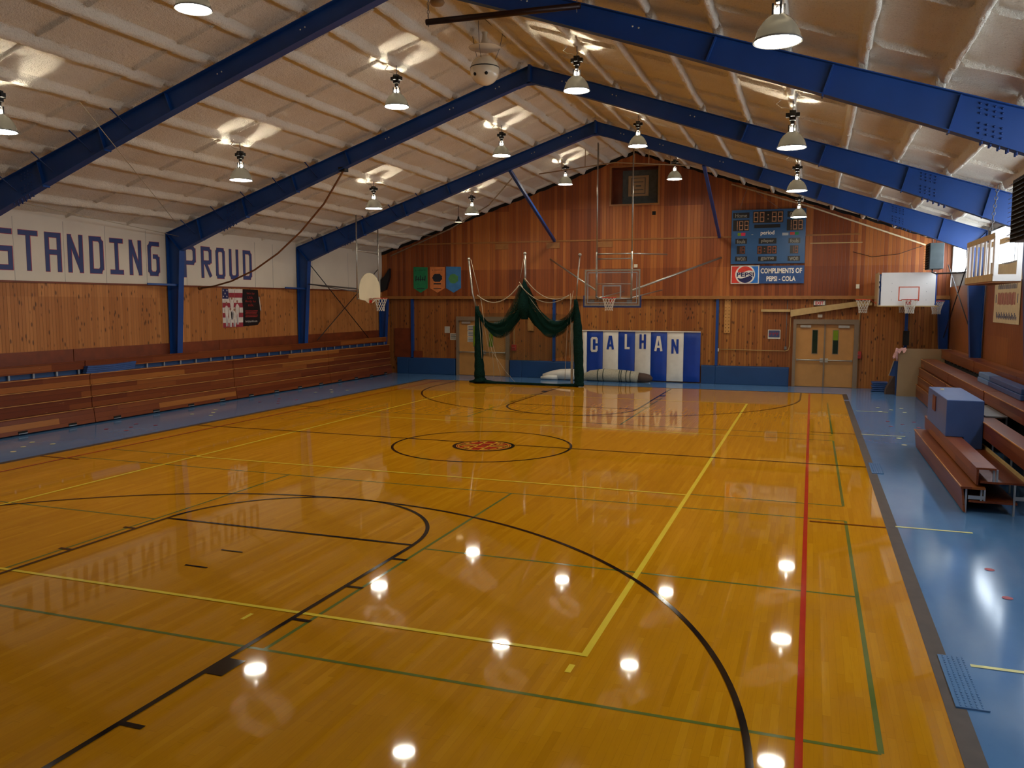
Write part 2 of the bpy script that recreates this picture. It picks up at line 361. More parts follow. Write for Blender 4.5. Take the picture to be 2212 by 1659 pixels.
# green badminton courts
for (ya, yb) in ((-9.93,-3.83),(-2.96,3.08)):
    yc = (ya+yb)/2
    for y in (ya, yb):
        if ya < -5: fl('green', -6.7, 6.7, y-.019, y+.019, z1)
        else: fl('green', -6.7, -4.6, y-.019, y+.019, z1); fl('green', 4.55, 6.7, y-.019, y+.019, z1)
    for x in (-6.7, 6.7): fl('green', x-.019, x+.019, ya, yb, z1)
    if ya < -5:
        for x in (-1.98, 1.98): fl('green', x-.019, x+.019, ya, yb, z1)
        for a, b in ((-6.7,-1.98),(1.98,6.7)): fl('green', a, b, yc-.019, yc+.019, z1)
fl('green', 6.68, 6.72, 4.0, 10.2, z1)
for x in (-1.98, 1.98): fl('green', x-.019, x+.019, 3.84, 9.9, z1)
fl('green', -6.7, 6.7, 3.82, 3.86, z1)
z2 = .0024
for x in (-6.72, 6.2): fl('red', x-.025, x+.025, -12.8, 12.8, z2)
# yellow volleyball court
for x in (-4.6, 4.52): fl('yellow', x-.03, x+.03, -9.15, 9.15, .0030)
for y in (-9.12, 9.12): fl('yellow', -4.63, 4.55, y-.026, y+.026, .0036)
for y in (-3.03, 3.03): fl('yellow', -4.6, 4.52, y-.026, y+.026, .0036)
fl('yellow', 1.36, 1.40, -9.44, -9.29, z2); fl('yellow', 4.45, 4.50, -9.48, -9.33, z2)
# black basketball lines
z4 = .0048
fl('black', -7.33, 7.18, .215, .265, .0042)
f.mat(m['black'])
CY = 0.0
f.arc((-.03, CY), 1.78, 1.83, 0, 360, z4, 96)
for s in (-1, 1):
    yb = s*10.99; c = (-.05, yb); a = 180 if s > 0 else 0
    f.arc(c, 5.97, 6.02, a, a+180, z4, 96)
    for x in (-5.995, 5.995): fl('black', -.05+x-.025, -.05+x+.025, min(yb, s*12.8), max(yb, s*12.8), z4)
    for x in (-1.855, 1.80): fl('black', x-.025, x+.025, min(s*6.8, s*12.8), max(s*6.8, s*12.8), z4)
    fl('black', -1.83, 1.80, s*6.8-.025, s*6.8+.025, .0054)
    f.mat(m['black']).arc((-.03, s*6.8), 1.80, 1.85, a, a+180, z4, 64)
    for y in (11.29, 9.27, 8.33, 7.35):
        y *= s; fl('black', 1.80, 2.0, y-.025, y+.025, z4); fl('black', -2.05, -1.85, y-.025, y+.025, z4)
    ya, yc = sorted((s*10.17, s*10.46)); fl('black', 1.80, 1.98, ya, yc, z4); fl('black', -2.03, -1.85, ya, yc, z4)
fl('black', -.22, .08, -7.75, -7.72, z4); fl('black', -.22, .08, -8.35, -8.32, z4)
# coaching box lines
for y in (-4.0, 4.2):
    fl('brown', 6.25, 7.18, y-.025, y+.025, z4); fl('brown', -7.33, -6.4, y-.025, y+.025, z4)
# centre emblem: red ball with gold CHS lettering, mirrored top and bottom
LC = (.03, -.06); f.mat(m['black']).disc(LC, .63, 48, .0052); f.mat(m['logoy']).disc(LC, .56, 48, .0058); f.mat(m['logored']).disc(LC, .545, 48, .0064); f.mat(m['logoy']).disc(LC, .52, 48, .0070); f.mat(m['logored']).disc(LC, .50, 48, .0076)
def stroke(pts, w, z, flip):
    for (a, b) in zip(pts, pts[1:]):
        a = Vector(a); b = Vector(b); d = (b-a).normalized()*w*.5; n = Vector((-d.y, d.x)); q = [a-d-n, b+d-n, b+d+n, a-d+n]
        q = [((-p[0], -p[1]) if flip else (p[0], p[1])) for p in q]
        f.flat([(LC[0]+p[0], LC[1]+p[1]) for p in q], z)
f.mat(m['logoy'])
for flip in (0, 1):
    for L in ([(-.16,.44),(-.26,.38),(-.38,.22),(-.44,.06),(-.16,.06)], [(-.12,.46),(-.12,.05)], [(.12,.46),(.12,.05)], [(-.12,.25),(.12,.25)],
              [(.27,.30),(.27,.38),(.20,.42),(.2,.2),(.42,.2),(.46,.06),(.2,.06)]):
        stroke(L, .05, .0082+.0003*flip, flip)
f.mat(m['green']).flat([(LC[0]-.56,.05-.1+.015),(LC[0]+.56,.05-.1+.015),(LC[0]+.56,.05-.1-.015),(LC[0]-.56,.05-.1-.015)], .0092)
# tape marks on the blue surround
for y in (-8.26, -3.9, 4.22, 8.53): fl('tapey', 7.3+(.1 if y > 8 else 0), 8.19, y-.025, y+.025, .0036)
YD = [(8.0,9.51),(8.6,9.54),(8.3,9.07),(8.0,8.6),(8.6,8.65),(8.04,3.92),(8.06,3.02),(-8.23,-3.84),(-8.53,-3.37),(-8.84,-2.9),(-8.26,-2.92),(-8.79,1.76),(-8.18,1.74),(-8.49,2.21),(-8.8,2.68),(-8.75,7.41),(-8.16,7.44),(-8.42,7.84),(-8.72,8.29),(-8.14,8.33)]
RD = [(8.03,6.64),(8.03,5.77),(8.32,6.21),(8.62,6.7),(8.62,5.77),(8.1,-5.47),(8.09,-6.41),(-8.83,-.99),(-8.22,-1.02),(-8.53,-.56),(-8.8,-.13),(-8.22,-.13),(-8.77,4.56),(-8.1,4.49),(-8.43,4.97),(-8.75,5.47),(-8.13,5.45)]
f.mat(m['dotw'])
for p in YD: f.disc(p, .055, 14, .004)
f.mat(m['taper'])
for p in RD: f.disc(p, .05, 14, .004)
struct(f.build('floor'))
# tread plates beside the court
for (x0, x1, y0, y1, lab) in ((7.25, 7.47, -9.08, -8.13, 'blue painted tread plate at the court edge, in the foreground'), (7.24, 7.43, -.32, .66, 'blue painted tread plate at the court edge near the half-court line')):
    t = MB().box(x0, x1, y0, y1, .002, .012)
    for i in range(5):
        for j in range(int((y1-y0)/.045)):
            t.box(x0+.03+i*.036, x0+.04+i*.036, y0+.02+j*.045, y0+.045+j*.045, .012, .015)
    tag(t.build('tread_plate', m['bluefloor']), lab, 'floor plate')

# ---- walls
UZ = Z3
def wall_poly(name, polys, mt, O, u, v, d):
    b = MB()
    for p in polys: b.prism(p, O, u, v, d)
    return struct(b.build(name, mt))
hx0, hx1, hz0, hz1 = -.90, .84, 6.46, 7.80
T = .55
up = [[(-XW,3.1),(hx0,3.1),(hx0,roofz(hx0)+T),(-XW,roofz(XW)+T)], [(hx0,3.1),(hx1,3.1),(hx1,hz0),(hx0,hz0)],
      [(hx0,hz1),(hx1,hz1),(hx1,roofz(hx1)+T),(0,AP+T),(hx0,roofz(hx0)+T)], [(hx1,3.1),(XW,3.1),(XW,roofz(XW)+T),(hx1,roofz(hx1)+T)]]
wall_poly('wall_far_upper', up, m['upwood'], (0,14.95,0), X3, Z3, (0,.12,0))
low = [[(-XW,0),(-7.11,0),(-7.11,3.1),(-XW,3.1)], [(-7.11,2.33),(-4.87,2.33),(-4.87,3.1),(-7.11,3.1)], [(-4.87,0),(5.6,0),(5.6,3.1),(-4.87,3.1)], [(5.6,2.33),(7.7,2.33),(7.7,3.1),(5.6,3.1)], [(7.7,0),(XW,0),(XW,3.1),(7.7,3.1)]]
wall_poly('wall_far', low, m['lowwood'], (0,YF,0), X3, Z3, (0,.12,0))
tr = MB(); tr.box(-XW, XW, 14.86, 14.95, 3.02, 3.13); tr.box(-XW, XW, 14.9, YF, 3.13, 3.14); struct(tr.build('trim_1', m['trim']))
tr = MB(); tr.box(-9.0, 7.6, 14.925, 14.95, 5.17, 5.22); struct(tr.build('trim_2', m['trim']))
# seam boards above the left half give the rafter-side edge
sw = MB(); sw.box(-XW-.12, -XW, YN, YF+.1, 0, 3.33); struct(sw.build('wall_left', m['sidewood']))
sw = MB(); sw.box(-XW-.12, -XW+.01, YN, YF+.1, 3.33, 4.95)
sw.mat(m['white']); o = struct(sw.build('wall_left_upper', m['white']))
tr = MB(); tr.box(-XW, -XW+.035, YN, YF-.1, 3.31, 3.35); struct(tr.build('trim_3', m['brownwood']))
seam = MB()
for y in (-1.80,-.48,.75,2.1,3.6,6.68,7.6,9.9,12.3): seam.box(-XW+.0095, -XW+.012, y-.004, y+.004, 3.35, 4.75)
struct(seam.build('trim_4', m['winframe']))
sw = MB(); sw.box(XW, XW+.12, YN, YF+.1, 0, 3.42); struct(sw.build('wall_right', m['rightwood']))
sw = MB(); sw.box(XW+.02, XW+.12, YN, YF+.1, 3.42, 3.83); sw.box(XW, XW+.12, YN, YF+.1, 4.72, 5.1)
for y in [-15.3, -9.3]+FR+[15.0]: sw.box(XW, XW+.12, y-.22, y+.22, 3.83, 4.72)
struct(sw.build('wall_right_upper', m['bandgrey']))
nw = MB(); nw.prism([(-XW,0),(XW,0),(XW,roofz(XW)+T),(0,AP+T),(-XW,roofz(XW)+T)], (0,YN-.12,0), X3, Z3, (0,.12,0)); struct(nw.build('wall_near', m['tan']))
# windows along the right wall
wn = 0
for (a, b) in ((-15.08,-9.52),(-9.08,-3.42),(-2.98,2.68),(3.12,8.78),(9.22,14.78)):
    wn += 1
    w = MB(); w.box(XW+.0, XW+.06, a, b, 3.80, 3.84); w.box(XW, XW+.06, a, b, 4.70, 4.74)
    for y in (a, (a+b)/2, b): w.box(XW, XW+.06, y-.025, y+.025, 3.83, 4.72)
    wo = struct(w.build('window_%d' % wn, m['winframe']))
    MB().box(XW+.03, XW+.034, a, b, 3.84, 4.70).build('pane', m['wglass'], wo)
    ld = bpy.data.lights.new('daylight', 'AREA'); ld.shape = 'RECTANGLE'; ld.size = b-a; ld.size_y = .88; ld.cycles.is_portal = True
    lo = bpy.data.objects.new('daylight_portal', ld); col.objects.link(lo); lo.location = (XW+.15, (a+b)/2, 4.27)
    lo.rotation_euler = (Vector((-1,0,0))).to_track_quat('-Z', 'Y').to_euler(); lo.rotation_euler = Matrix(((0,0,1),(1,0,0),(0,1,0))).to_euler()

# ---- foam covered ceiling (height field on each slope)
PUR = [.32, 1.0, 1.9, 2.86, 3.81, 4.78, 5.73, 6.70, 7.66, 8.62, 9.58]
SEAM = [-.38+1.86*k for k in range(-9, 9)]
import numpy as np
rng = np.random.RandomState(3)
def smooth_noise(nx, ny, sx, sy):
    g = rng.rand(int(nx/sx)+3, int(ny/sy)+3)
    xi = np.arange(nx)/sx; yi = np.arange(ny)/sy; x0 = xi.astype(int); y0 = yi.astype(int); fx = (xi-x0)[:,None]; fy = (yi-y0)[None,:]
    fx = fx*fx*(3-2*fx); fy = fy*fy*(3-2*fy)
    return (g[x0][:,y0]*(1-fx)*(1-fy)+g[x0+1][:,y0]*fx*(1-fy)+g[x0][:,y0+1]*(1-fx)*fy+g[x0+1][:,y0+1]*fx*fy)-.5
def ceiling():
    us = set(np.round(np.arange(0, XW+.13, .1), 4))
    for p in PUR:
        for d in (-.15,-.11,-.09,-.078,-.07,-.064,-.056,-.042,-.02,0,.02,.042,.056,.064,.07,.078,.09,.11,.15): us.add(round(p+d, 4))
    us = np.array(sorted(u for u in us if 0 <= u <= XW+.12))
    ys = set(np.round(np.arange(YN-.1, YF+.1, .09), 4))
    for s_ in SEAM:
        for d in (-.05,-.024,-.014,-.006,0,.006,.014,.024,.05): ys.add(round(s_+d, 4))
    for Yf in FR:
        for d in (-.19,-.16,-.13,-.09,0,.09,.13,.16,.19): ys.add(round(Yf+d, 4))
    ys = np.array(sorted(y for y in ys if y <= YF+.1))
    verts = []; faces = []; nx = len(us); ny = len(ys)
    for side in (-1, 1):
        h = np.full((nx, ny), .165)
        pm = np.zeros((nx, ny))
        Wb = smooth_noise(nx, ny, 1e9, 6)*.025
        for p in PUR:
            wob = smooth_noise(nx, ny, 1e9, 4)*.018
            d = np.abs(us[:,None]-p+wob)/.068
            fr_ = np.ones(ny)
            for Yf in FR+[-9.3, 15.0]: q = np.clip((np.abs(ys-Yf)-.09)/.10, 0, 1); fr_ = fr_*q*q*(3-2*q)
            prof = np.where(d < 1, np.clip(1-d**4, 0, 1)**.55, 0)*(.12+.88*fr_[None,:])
            h -= prof*(.138+Wb); pm = np.maximum(pm, np.clip(1.9-d, 0, 1))
        for k, s_ in enumerate(SEAM):
            d = np.abs(ys[None,:]-s_+smooth_noise(nx, ny, 6, 1e9)*.012)/.024
            h -= np.where(d < 1, (1-d)**.5, 0)*.075*(1-pm)
        h += smooth_noise(nx, ny, 4, 4)*.012+smooth_noise(nx, ny, 1.5, 1.5)*.012+smooth_noise(nx, ny, 15, 25)*.014
        base = len(verts)
        z = AP-us[:,None]/3+h
        for i in range(nx):
            for j in range(ny): verts.append((side*us[i], ys[j], z[i, j]))
        for i in range(nx-1):
            r = base+i*ny; faces += [(r+j, r+j+1, r+j+1+ny, r+j+ny) for j in range(ny-1)]
    me = bpy.data.meshes.new('ceiling'); me.from_pydata(verts, [], faces); me.materials.append(m['foam'])
    me.polygons.foreach_set('use_smooth', [True]*len(faces)); me.update()
    o = bpy.data.objects.new('ceiling', me); col.objects.link(o); struct(o)
ceiling()
rf = MB()
for s in (-1, 1): rf.prism([(0,AP+.42),(s*(XW+.3),roofz(XW+.3)+.42),(s*(XW+.3),roofz(XW+.3)+.5),(0,AP+.5)], (0,YN-.2,0), X3, Z3, (0,YF-YN+.4,0))
struct(rf.build('ceiling_deck', m['steelgrey']))
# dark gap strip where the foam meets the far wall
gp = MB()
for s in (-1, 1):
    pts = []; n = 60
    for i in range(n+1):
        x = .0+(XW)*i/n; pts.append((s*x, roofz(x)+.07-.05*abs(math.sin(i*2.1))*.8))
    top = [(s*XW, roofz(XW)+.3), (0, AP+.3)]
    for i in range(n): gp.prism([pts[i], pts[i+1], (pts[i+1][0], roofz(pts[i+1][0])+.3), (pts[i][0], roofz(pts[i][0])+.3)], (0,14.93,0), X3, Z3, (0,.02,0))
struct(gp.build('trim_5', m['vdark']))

# ================================================================= STEEL FRAMES
def frame(Y, label):
    t = thing('steel_frame', label, 'steel frame', (0, Y, 0), 'blue rigid steel frames across the hall')
    fw = .09; g = .006
    for s in (-1, 1):
        # rafter: web and flanges, deeper towards the knee
        st = [(0,.34),(2,.345),(4,.37),(6,.42),(7.5,.48),(8.8,.55),(9.93,.62)]
        wb_ = MB()
        top = [(s*x, roofz(x)-.012) for x, d in st]+[(s*10.36, roofz(10.36)-.012)]
        bot = [(s*x, roofz(x)-d) for x, d in st]
        poly = top+bot[::-1]
        wb_.prism(poly, (0, Y-g, 0), X3, Z3, (0, 2*g, 0))
        for i in range(len(top)-1):
            a, b = top[i], top[i+1]; wb_.prism([a, b, (b[0], b[1]+.014), (a[0], a[1]+.014)], (0, Y-fw, 0), X3, Z3, (0, 2*fw, 0))
        for i in range(len(bot)-1):
            a, b = bot[i], bot[i+1]; wb_.prism([a, b, (b[0], b[1]-.014), (a[0], a[1]-.014)], (0, Y-fw, 0), X3, Z3, (0, 2*fw, 0))
        ra = wb_.build('rafter', m['blue'], t)
        # stiffeners
        for x in (4.8, 6.35, 7.9, 9.35):
            d = .40+(x-4.8)*.045; nx_ = Vector((s*.3,0,0))
            MB().prism([(s*(x-.02), roofz(x)-.02), (s*(x+.0), roofz(x)-.02), (s*(x-.13), roofz(x-.13)-d), (s*(x-.15), roofz(x-.15)-d)], (0, Y-fw+.01, 0), X3, Z3, (0, 2*fw-.02, 0)).build('stiffener', m['blue'], ra)
        # splice bolts
        for i in range(4):
            for j in range(7):
                if j == 3: continue
                x = 8.12+i*.085; zz = roofz(x)-.06-j*.062
                MB().tube([(s*x, Y-g-.022, zz), (s*x, Y+(g+.022), zz)], .014, 6).build('bolt', m['bluedark'], ra)
        for i in range(5):
            x = 8.15+i*.1
            for q in (-.05, .05): MB().tube([(s*x, Y+q, roofz(x)-.50-i*.008), (s*x, Y+q, roofz(x)-.57-i*.008)], .014, 6).build('bolt', m['bluedark'], ra)
        for x in (.75, 1.9, 3.6):
            for dx in (0, .09): MB().tube([(s*(x+dx), Y-g-.004, roofz(x+dx)-.14), (s*(x+dx), Y-g, roofz(x+dx)-.14)], .014, 8).build('bolt_hole', m['cream'], ra)
        # column, tapering to the floor
        c = MB(); zk = roofz(9.93)-.62; xo = s*10.36
        ci = [(9.93, zk), (10.22, 0)]
        c.prism([(s*10.36, 0), (s*10.36, roofz(10.36)-.02), (s*9.93, zk), (s*10.22, 0)], (0, Y-g, 0), X3, Z3, (0, 2*g, 0))
        c.prism([(s*10.36, 0), (s*10.36, roofz(10.36)-.02), (s*10.346, roofz(10.36)-.02), (s*10.346, 0)], (0, Y-.1, 0), X3, Z3, (0, .2, 0))
        c.prism([(s*9.93, zk), (s*10.22, 0), (s*10.206, 0), (s*9.916, zk)], (0, Y-.1, 0), X3, Z3, (0, .2, 0))
        c.prism([(s*10.35, roofz(10.36)-.03), (s*9.93, zk), (s*9.94, zk+.02), (s*10.36, roofz(10.36)-.01)], (0, Y-.09, 0), X3, Z3, (0, .18, 0))
        c.build('column', m['blue'], t)
        if s < 0:
            for x in PUR[6:]:
                MB().bar((s*x, Y-.42, roofz(x)+.05), (s*(x-.12), Y-.02, roofz(x)-.30), .03, .012).build('flange_brace', m['bluedark'], t)
            b = MB().bar((-10.25, Y-.95, 3.36), (-10.05, Y, 3.34), .03, .05); b.build('wall_brace', m['blue'], t)
    # ridge plate
    MB().prism([(-.03,AP-.36),(.03,AP-.36),(.03,AP+.02),(-.03,AP+.02)], (0,Y-.1,0), X3, Z3, (0,.2,0)).build('ridge_plate', m['blue'], t)
    MB().prism([(-.30,AP-.45),(-.1,AP-.385),(.1,AP-.385),(.30,AP-.45),(.30,AP-.463),(.1,AP-.40),(-.1,AP-.40),(-.30,AP-.463)], (0,Y-.09,0), X3, Z3, (0,.18,0)).build('ridge_haunch', m['blue'], t)
    return t
frame(-3.2, 'blue steel gable frame nearest the camera, its columns out of view')
frame(2.9, 'blue steel gable frame in the middle, its left column beside the word PROUD')
frame(9.0, 'blue steel gable frame farthest away, with blue struts running to the far wall')
# end wall columns at the far corners and the pipe columns
for s, lab in ((-1, 'blue tapered corner column behind the left side hoop'), (1, 'dark blue tapered corner column right of the triple backboard')):
    c = MB(); y = 14.72
    c.prism([(s*10.36, 0), (s*10.36, 3.0), (s*10.02, 3.0), (s*10.22, 0)], (0, y-.006, 0), X3, Z3, (0, .012, 0))
    c.prism([(s*10.02, 3.0), (s*10.22, 0), (s*10.206, 0), (s*10.006, 3.0)], (0, y-.1, 0), X3, Z3, (0, .2, 0))
    c.prism([(s*10.36, 0), (s*10.36, 3.0), (s*10.346, 3.0), (s*10.346, 0)], (0, y-.1, 0), X3, Z3, (0, .2, 0))
    tag(c.build('corner_column', m['blue']), lab, 'steel column')
for x, lab in ((-9.04, 'slim blue post on the far wall by the left bleachers'), (-3.05, 'slim blue post on the far wall behind the green netting'), (3.02, 'slim blue post on the far wall right of the CALHAN pads'), (9.15, 'slim blue post on the far wall under the triple backboard')):
    tag(MB().box(x-.045, x+.045, 14.92, 15.04, .0 if x > 9 else .62, 3.02).build('wall_post', m['blue']), lab, 'post', 'blue posts on the far wall')
for s, x0, lab in ((-1, -2.71, 'blue diagonal strut left of the ceiling recess'), (1, 3.15, 'blue diagonal strut beside the scoreboard')):
    tag(MB().bar((x0, 9.05, roofz(x0)-.36), (s*3.03, 14.9, 5.2), .09, .09).build('roof_strut', m['blue']), lab, 'strut', 'blue roof struts')

# ================================================================= LAMPS
def lamp0():
    t = thing('high_bay_lamp', '', 'ceiling lamp', (0,0,0), 'bell shaped high bay lamps')
    prof = [(.240,0),(.243,.012),(.236,.03),(.222,.08),(.196,.14),(.155,.20),(.105,.245),(.065,.27)]
    MB().lathe((0,0,0), prof+[(.060,.268)]+[(r-.006, z-.002) for r, z in prof[::-1]], 28).build('lamp_shade', m['shade'], t)
    MB().lathe((0,0,.0), [(.246,-.006),(.252,.004),(.246,.014),(.240,.004),(.246,-.006)], 28).build('shade_rim', m['steelgrey'], t)
    MB().lathe((0,0,0), [(.001,.03),(.1,.026),(.232,.012)], 28).build('lens', m['lens'], t)
    nk = MB().sphere((0,0,.31), .034, 12, -1, 1, 8); nk.build('bulb', m['bulb'], t)
    MB().lathe((0,0,0), [(.052,.27),(.054,.30),(.054,.36),(.05,.38)], 16).build('neck_glass', m['wglass'], t)
    k = MB()
    for a in range(4): k.bar((.06*math.cos(a*PI/2+.4), .06*math.sin(a*PI/2+.4), .262), (.06*math.cos(a*PI/2+.4), .06*math.sin(a*PI/2+.4), .38), .02, .02)
    k.lathe((0,0,0), [(.03,.385),(.035,.40),(.035,.45)], 12, True, True); k.build('socket', m['dark'], t)
    b = MB().box(-.052,.052,-.052,.052,.45,.62); b.box(-.115,.115,-.04,.04,.51,.58)
    b.box(-.035,.035,-.10,.10,.51,.58)
    b.build('ballast_box', m['dark'], t, None, .006)
    MB().tube([(0,0,.60),(0,0,.66),(.02,0,.68),(0,0,.70),(0,0,.80)], .009, 6).build('hook', m['steelgrey'], t)
    MB().tube([(0,0,.60),(-.10,.02,.68),(-.2,.05,.70),(-.28,.05,.76),(-.2,.02,.82)], .010, 6).build('cable', m['cream'], t)
    # light leaving the open top of the bowl, and from its mouth
    ld = bpy.data.lights.new('lamp_top_glow', 'SPOT'); ld.energy = LAMP_UP; ld.color = LAMPC; ld.spot_size = math.radians(100); ld.spot_blend = .18; ld.shadow_soft_size = .03
    lo = bpy.data.objects.new('lamp_top_glow', ld); col.objects.link(lo); lo.parent = t; lo.location = (0,0,.372); lo.rotation_euler = (PI,0,0)
    return t
L0 = lamp0()
LP = [(-5.73,-5.78,5.50,'bell shaped lit lamp cut off by the left edge of the photo'), (-1.87,-5.93,6.84,'lit lamp at the top edge of the photo, left of centre'), (5.75,-6.2,5.58,'largest and nearest bell shaped lamp, top right'),
 (-5.6,-.15,5.52,'lit lamp left of the second blue rafter, above the word PROUD'), (-1.80,-.15,6.79,'lit lamp just left of the white speaker ball'), (1.93,-.15,6.80,'lit lamp just right of the white speaker ball'), (5.76,-.15,5.54,'second nearest lamp of the right hand column, below the largest'),
 (-5.73,5.95,5.56,'lit lamp above the left fan shaped backboard'), (-1.83,5.95,6.82,'lit lamp against the farthest rafter, left of the ridge'), (1.87,5.95,6.85,'lit lamp against the farthest rafter, right of the ridge'), (5.74,5.95,5.57,'third lamp of the right hand column, above the scoreboard'),
 (-4.78,11.0,5.87,'lit lamp low in front of the far gable, left of the blue strut'), (-1.80,12.05,6.86,'far lamp left of the recess in the gable wall'), (1.86,12.05,6.86,'far lamp right of the recess in the gable wall'), (5.70,12.05,5.53,'farthest lamp of the right hand column, in front of the scoreboard')]
for i, (x, y, z, lab) in enumerate(LP):
    o = L0 if i == 0 else dup(L0, (x, y, z)); o.location = (x, y, z); o['label'] = lab; o.rotation_euler.z = 0
t = thing('pendant_lamp', 'small dark cone pendant lamp left of the far low lamp', 'ceiling lamp', (-5.73,12.05,5.72))
MB().lathe((-5.73,12.05,5.72), [(.15,0),(.15,.015),(.06,.09),(.035,.13),(.03,.2)], 20).build('lamp_shade', m['dark'], t)
MB().lathe((-5.73,12.05,5.72), [(.001,.01),(.14,.008)], 20).build('lens', m['warm'], t)
MB().tube([(-5.73,12.05,5.92),(-5.73,12.05,6.3)], .008, 6).build('cord', m['dark'], t)

# ================================================================= THINGS ON THE RIDGE
bx_, by_, bz_ = .0, .10, 7.40
t = thing('ball_speaker', 'white ball shaped loudspeaker hanging from the ridge', 'speaker', (bx_, by_, bz_))
MB().sphere((bx_,by_,bz_), .285, 32, -1, 1, 20).build('ball', m['cream'], t)
MB().lathe((bx_,by_,bz_), [(.2845,.035),(.288,.04),(.288,.05),(.2845,.055)], 32).build('seam_ring', m['dark'], t)
for a in (-115, -62):
    a = math.radians(a); c = Vector((math.cos(a)*.92, math.sin(a)*.92, -.40)).normalized()*.28+Vector((bx_,by_,bz_)); n = (c-Vector((bx_,by_,bz_))).normalized()
    MB().tube([c, c+n*.012], .032, 14).build('speaker_port', m['vdark'], t)
MB().lathe((bx_,by_,bz_+.42), [(.31,0),(.315,.012),(.2,.03),(.09,.05),(.07,.1),(.05,.2),(.045,.26),(.06,.30)], 28, True).build('horn_flange', m['cream'], t)
r = MB()
for a in (30, 150, 270):
    a = math.radians(a); r.tube([(bx_+.2*math.cos(a), by_+.2*math.sin(a), bz_+.2), (bx_+.29*math.cos(a), by_+.29*math.sin(a), bz_+.42), (bx_+.4*math.cos(a), by_+.33*math.sin(a), bz_+.84)], .006, 5)
r.build('hanger_rod', m['steelgrey'], t)
t = thing('ceiling_pipe', 'dark horizontal pipe hanging by chains near the ridge', 'pipe', (1.7,-3.62,7.0))
MB().tube([(.52,-3.62,7.12),(2.93,-3.62,7.09)], .045, 14).build('pipe', m['pipe'], t)
def chain_pts(mb, a, b, r=.012, step=.06):
    a = Vector(a); b = Vector(b); n = max(2, int((b-a).length/step)); d = (b-a)/n
    for i in range(n):
        p = a+d*i; q = a+d*(i+1); s_ = Vector((1,0,0)) if i % 2 else Vector((0,1,0)); w = r*1.3
        mb.tube([p, p+d*.3+s_*w, p+d*.8+s_*w, q+d*.08, p+d*.8-s_*w, p+d*.3-s_*w, p], r*.38, 5, False)
c = MB(); chain_pts(c, (.55,-3.62,7.05), (.55,-3.62,8.15)); c.build('chain', m['steelgrey'], t)
c = MB(); chain_pts(c, (2.88,-3.62,7.0), (2.88,-3.62,7.4)); c.build('chain', m['steelgrey'], t)
t = thing('ridge_horn', 'grey horn fitting at the ridge above the speaker ball', 'fixture', (0,-2.1,8.0))
MB().lathe((.0,-2.1,7.98), [(.02,-.08),(.10,-.06),(.13,-.02),(.10,.04),(.03,.14)], 20, True).build('horn', m['tan'], t)

# ================================================================= LEFT WALL LETTERING
def block(ch):
    k = .22; o = .16
    S = {
     'S': [[(1,1),(0,1),(0,.52),(1,.52),(1,0),(0,0)]], 'T': [[(0,1),(1,1)],[(.5,1),(.5,0)]], 'A': [[(0,0),(0,1),(1,1),(1,0)],[(0,.5),(1,.5)]],
     'N': [[(0,0),(0,1)],[(0,1),(1,0)],[(1,0),(1,1)]], 'D': [[(0,0),(0,1),(.8,1),(1,.88),(1,.12),(.8,0),(0,0)]], 'I': [[(0,1),(1,1)],[(.5,1),(.5,0)],[(0,0),(1,0)]],
     'G': [[(1,1),(.2,1),(0,.88),(0,.12),(.2,0),(.8,0),(1,.12),(1,.5),(.8,.58),(.6,.58)]], 'P': [[(0,0),(0,1),(.8,1),(1,.9),(1,.55),(.8,.45),(0,.45)]],
     'R': [[(0,0),(0,1),(.8,1),(1,.9),(1,.55),(.8,.5),(0,.5)],[(.35,.5),(1,0)]], 'O': [[(0,.1),(0,.9),(.15,1),(.85,1),(1,.9),(1,.1),(.85,0),(.15,0),(0,.1)]],
     'U': [[(0,1),(0,.12),(.2,0),(.8,0),(1,.12),(1,1)]]}
    return S[ch]
def letter(ch, a, b, z0, z1, w=.105):
    cnt = 0
    red = MB(); blu = MB()
    for mb, dx, ww in ((red, .010, w+.022), (blu, 0, w)):
        for path in block(ch):
            P = [Vector((a+w/2+(b-a-w)*p[0], z0+w/2+(z1-z0-w)*p[1])) for p in path]
            closed = (P[0]-P[-1]).length < 1e-6
            for i in range(len(P)-1):
                p, q = P[i], P[i+1]; d = (q-p).normalized(); e = d*ww/2
                n = Vector((-d.y, d.x))*ww/2
                pp = p-e*(.99 if abs(d.x*d.y) < 1e-6 else .35); qq = q+e*(.99 if abs(d.x*d.y) < 1e-6 else .35)
                poly = [pp-n, qq-n, qq+n, pp+n]
                poly = [(min(max(c_.x, a-.012), b+.012), min(max(c_.y, z0-.012), z1+.012)) for c_ in poly]
                # wall faces +X: horizontal axis is +Y
                cnt += 1; lay = .0004*cnt
                mb.prism(poly, (-XW+.0105+(.006 if mb is blu else 0)+lay, 0, 0), Y3, Z3, (.0015, 0, 0))
        cnt = 0
        if mb is red:
            mb.v = [(v[0], v[1]+dx, v[2]) for v in mb.v]
    o = blu.build('letter', m['letter']); r_ = red.build('letter_edge', m['lred'], o)
    tag(o, 'navy block letter %s with red edge, painted on the left wall' % ch, 'wall lettering', 'painted wall letters')
    return o
words = [('S',-2.31,-1.84),('T',-1.68,-1.19),('A',-1.0,-.57),('N',-.38,.05),('D',.25,.67),('I',.88,1.3),('N',1.51,1.92),('G',2.15,2.56),('P',3.48,3.97),('R',4.2,4.64),('O',4.83,5.23),('U',5.43,5.85),('D',6.08,6.5)]
labs = ['first letter, S, cut by the photo edge and rafter','letter T after the S','letter A before the first N','first letter N, between A and D','letter D before the I','letter I between D and N','second letter N, before the G','letter G left of the blue column','letter P half hidden by the blue column','letter R of the second word','letter O of the second word','letter U of the second word','last letter D, left of the far column']
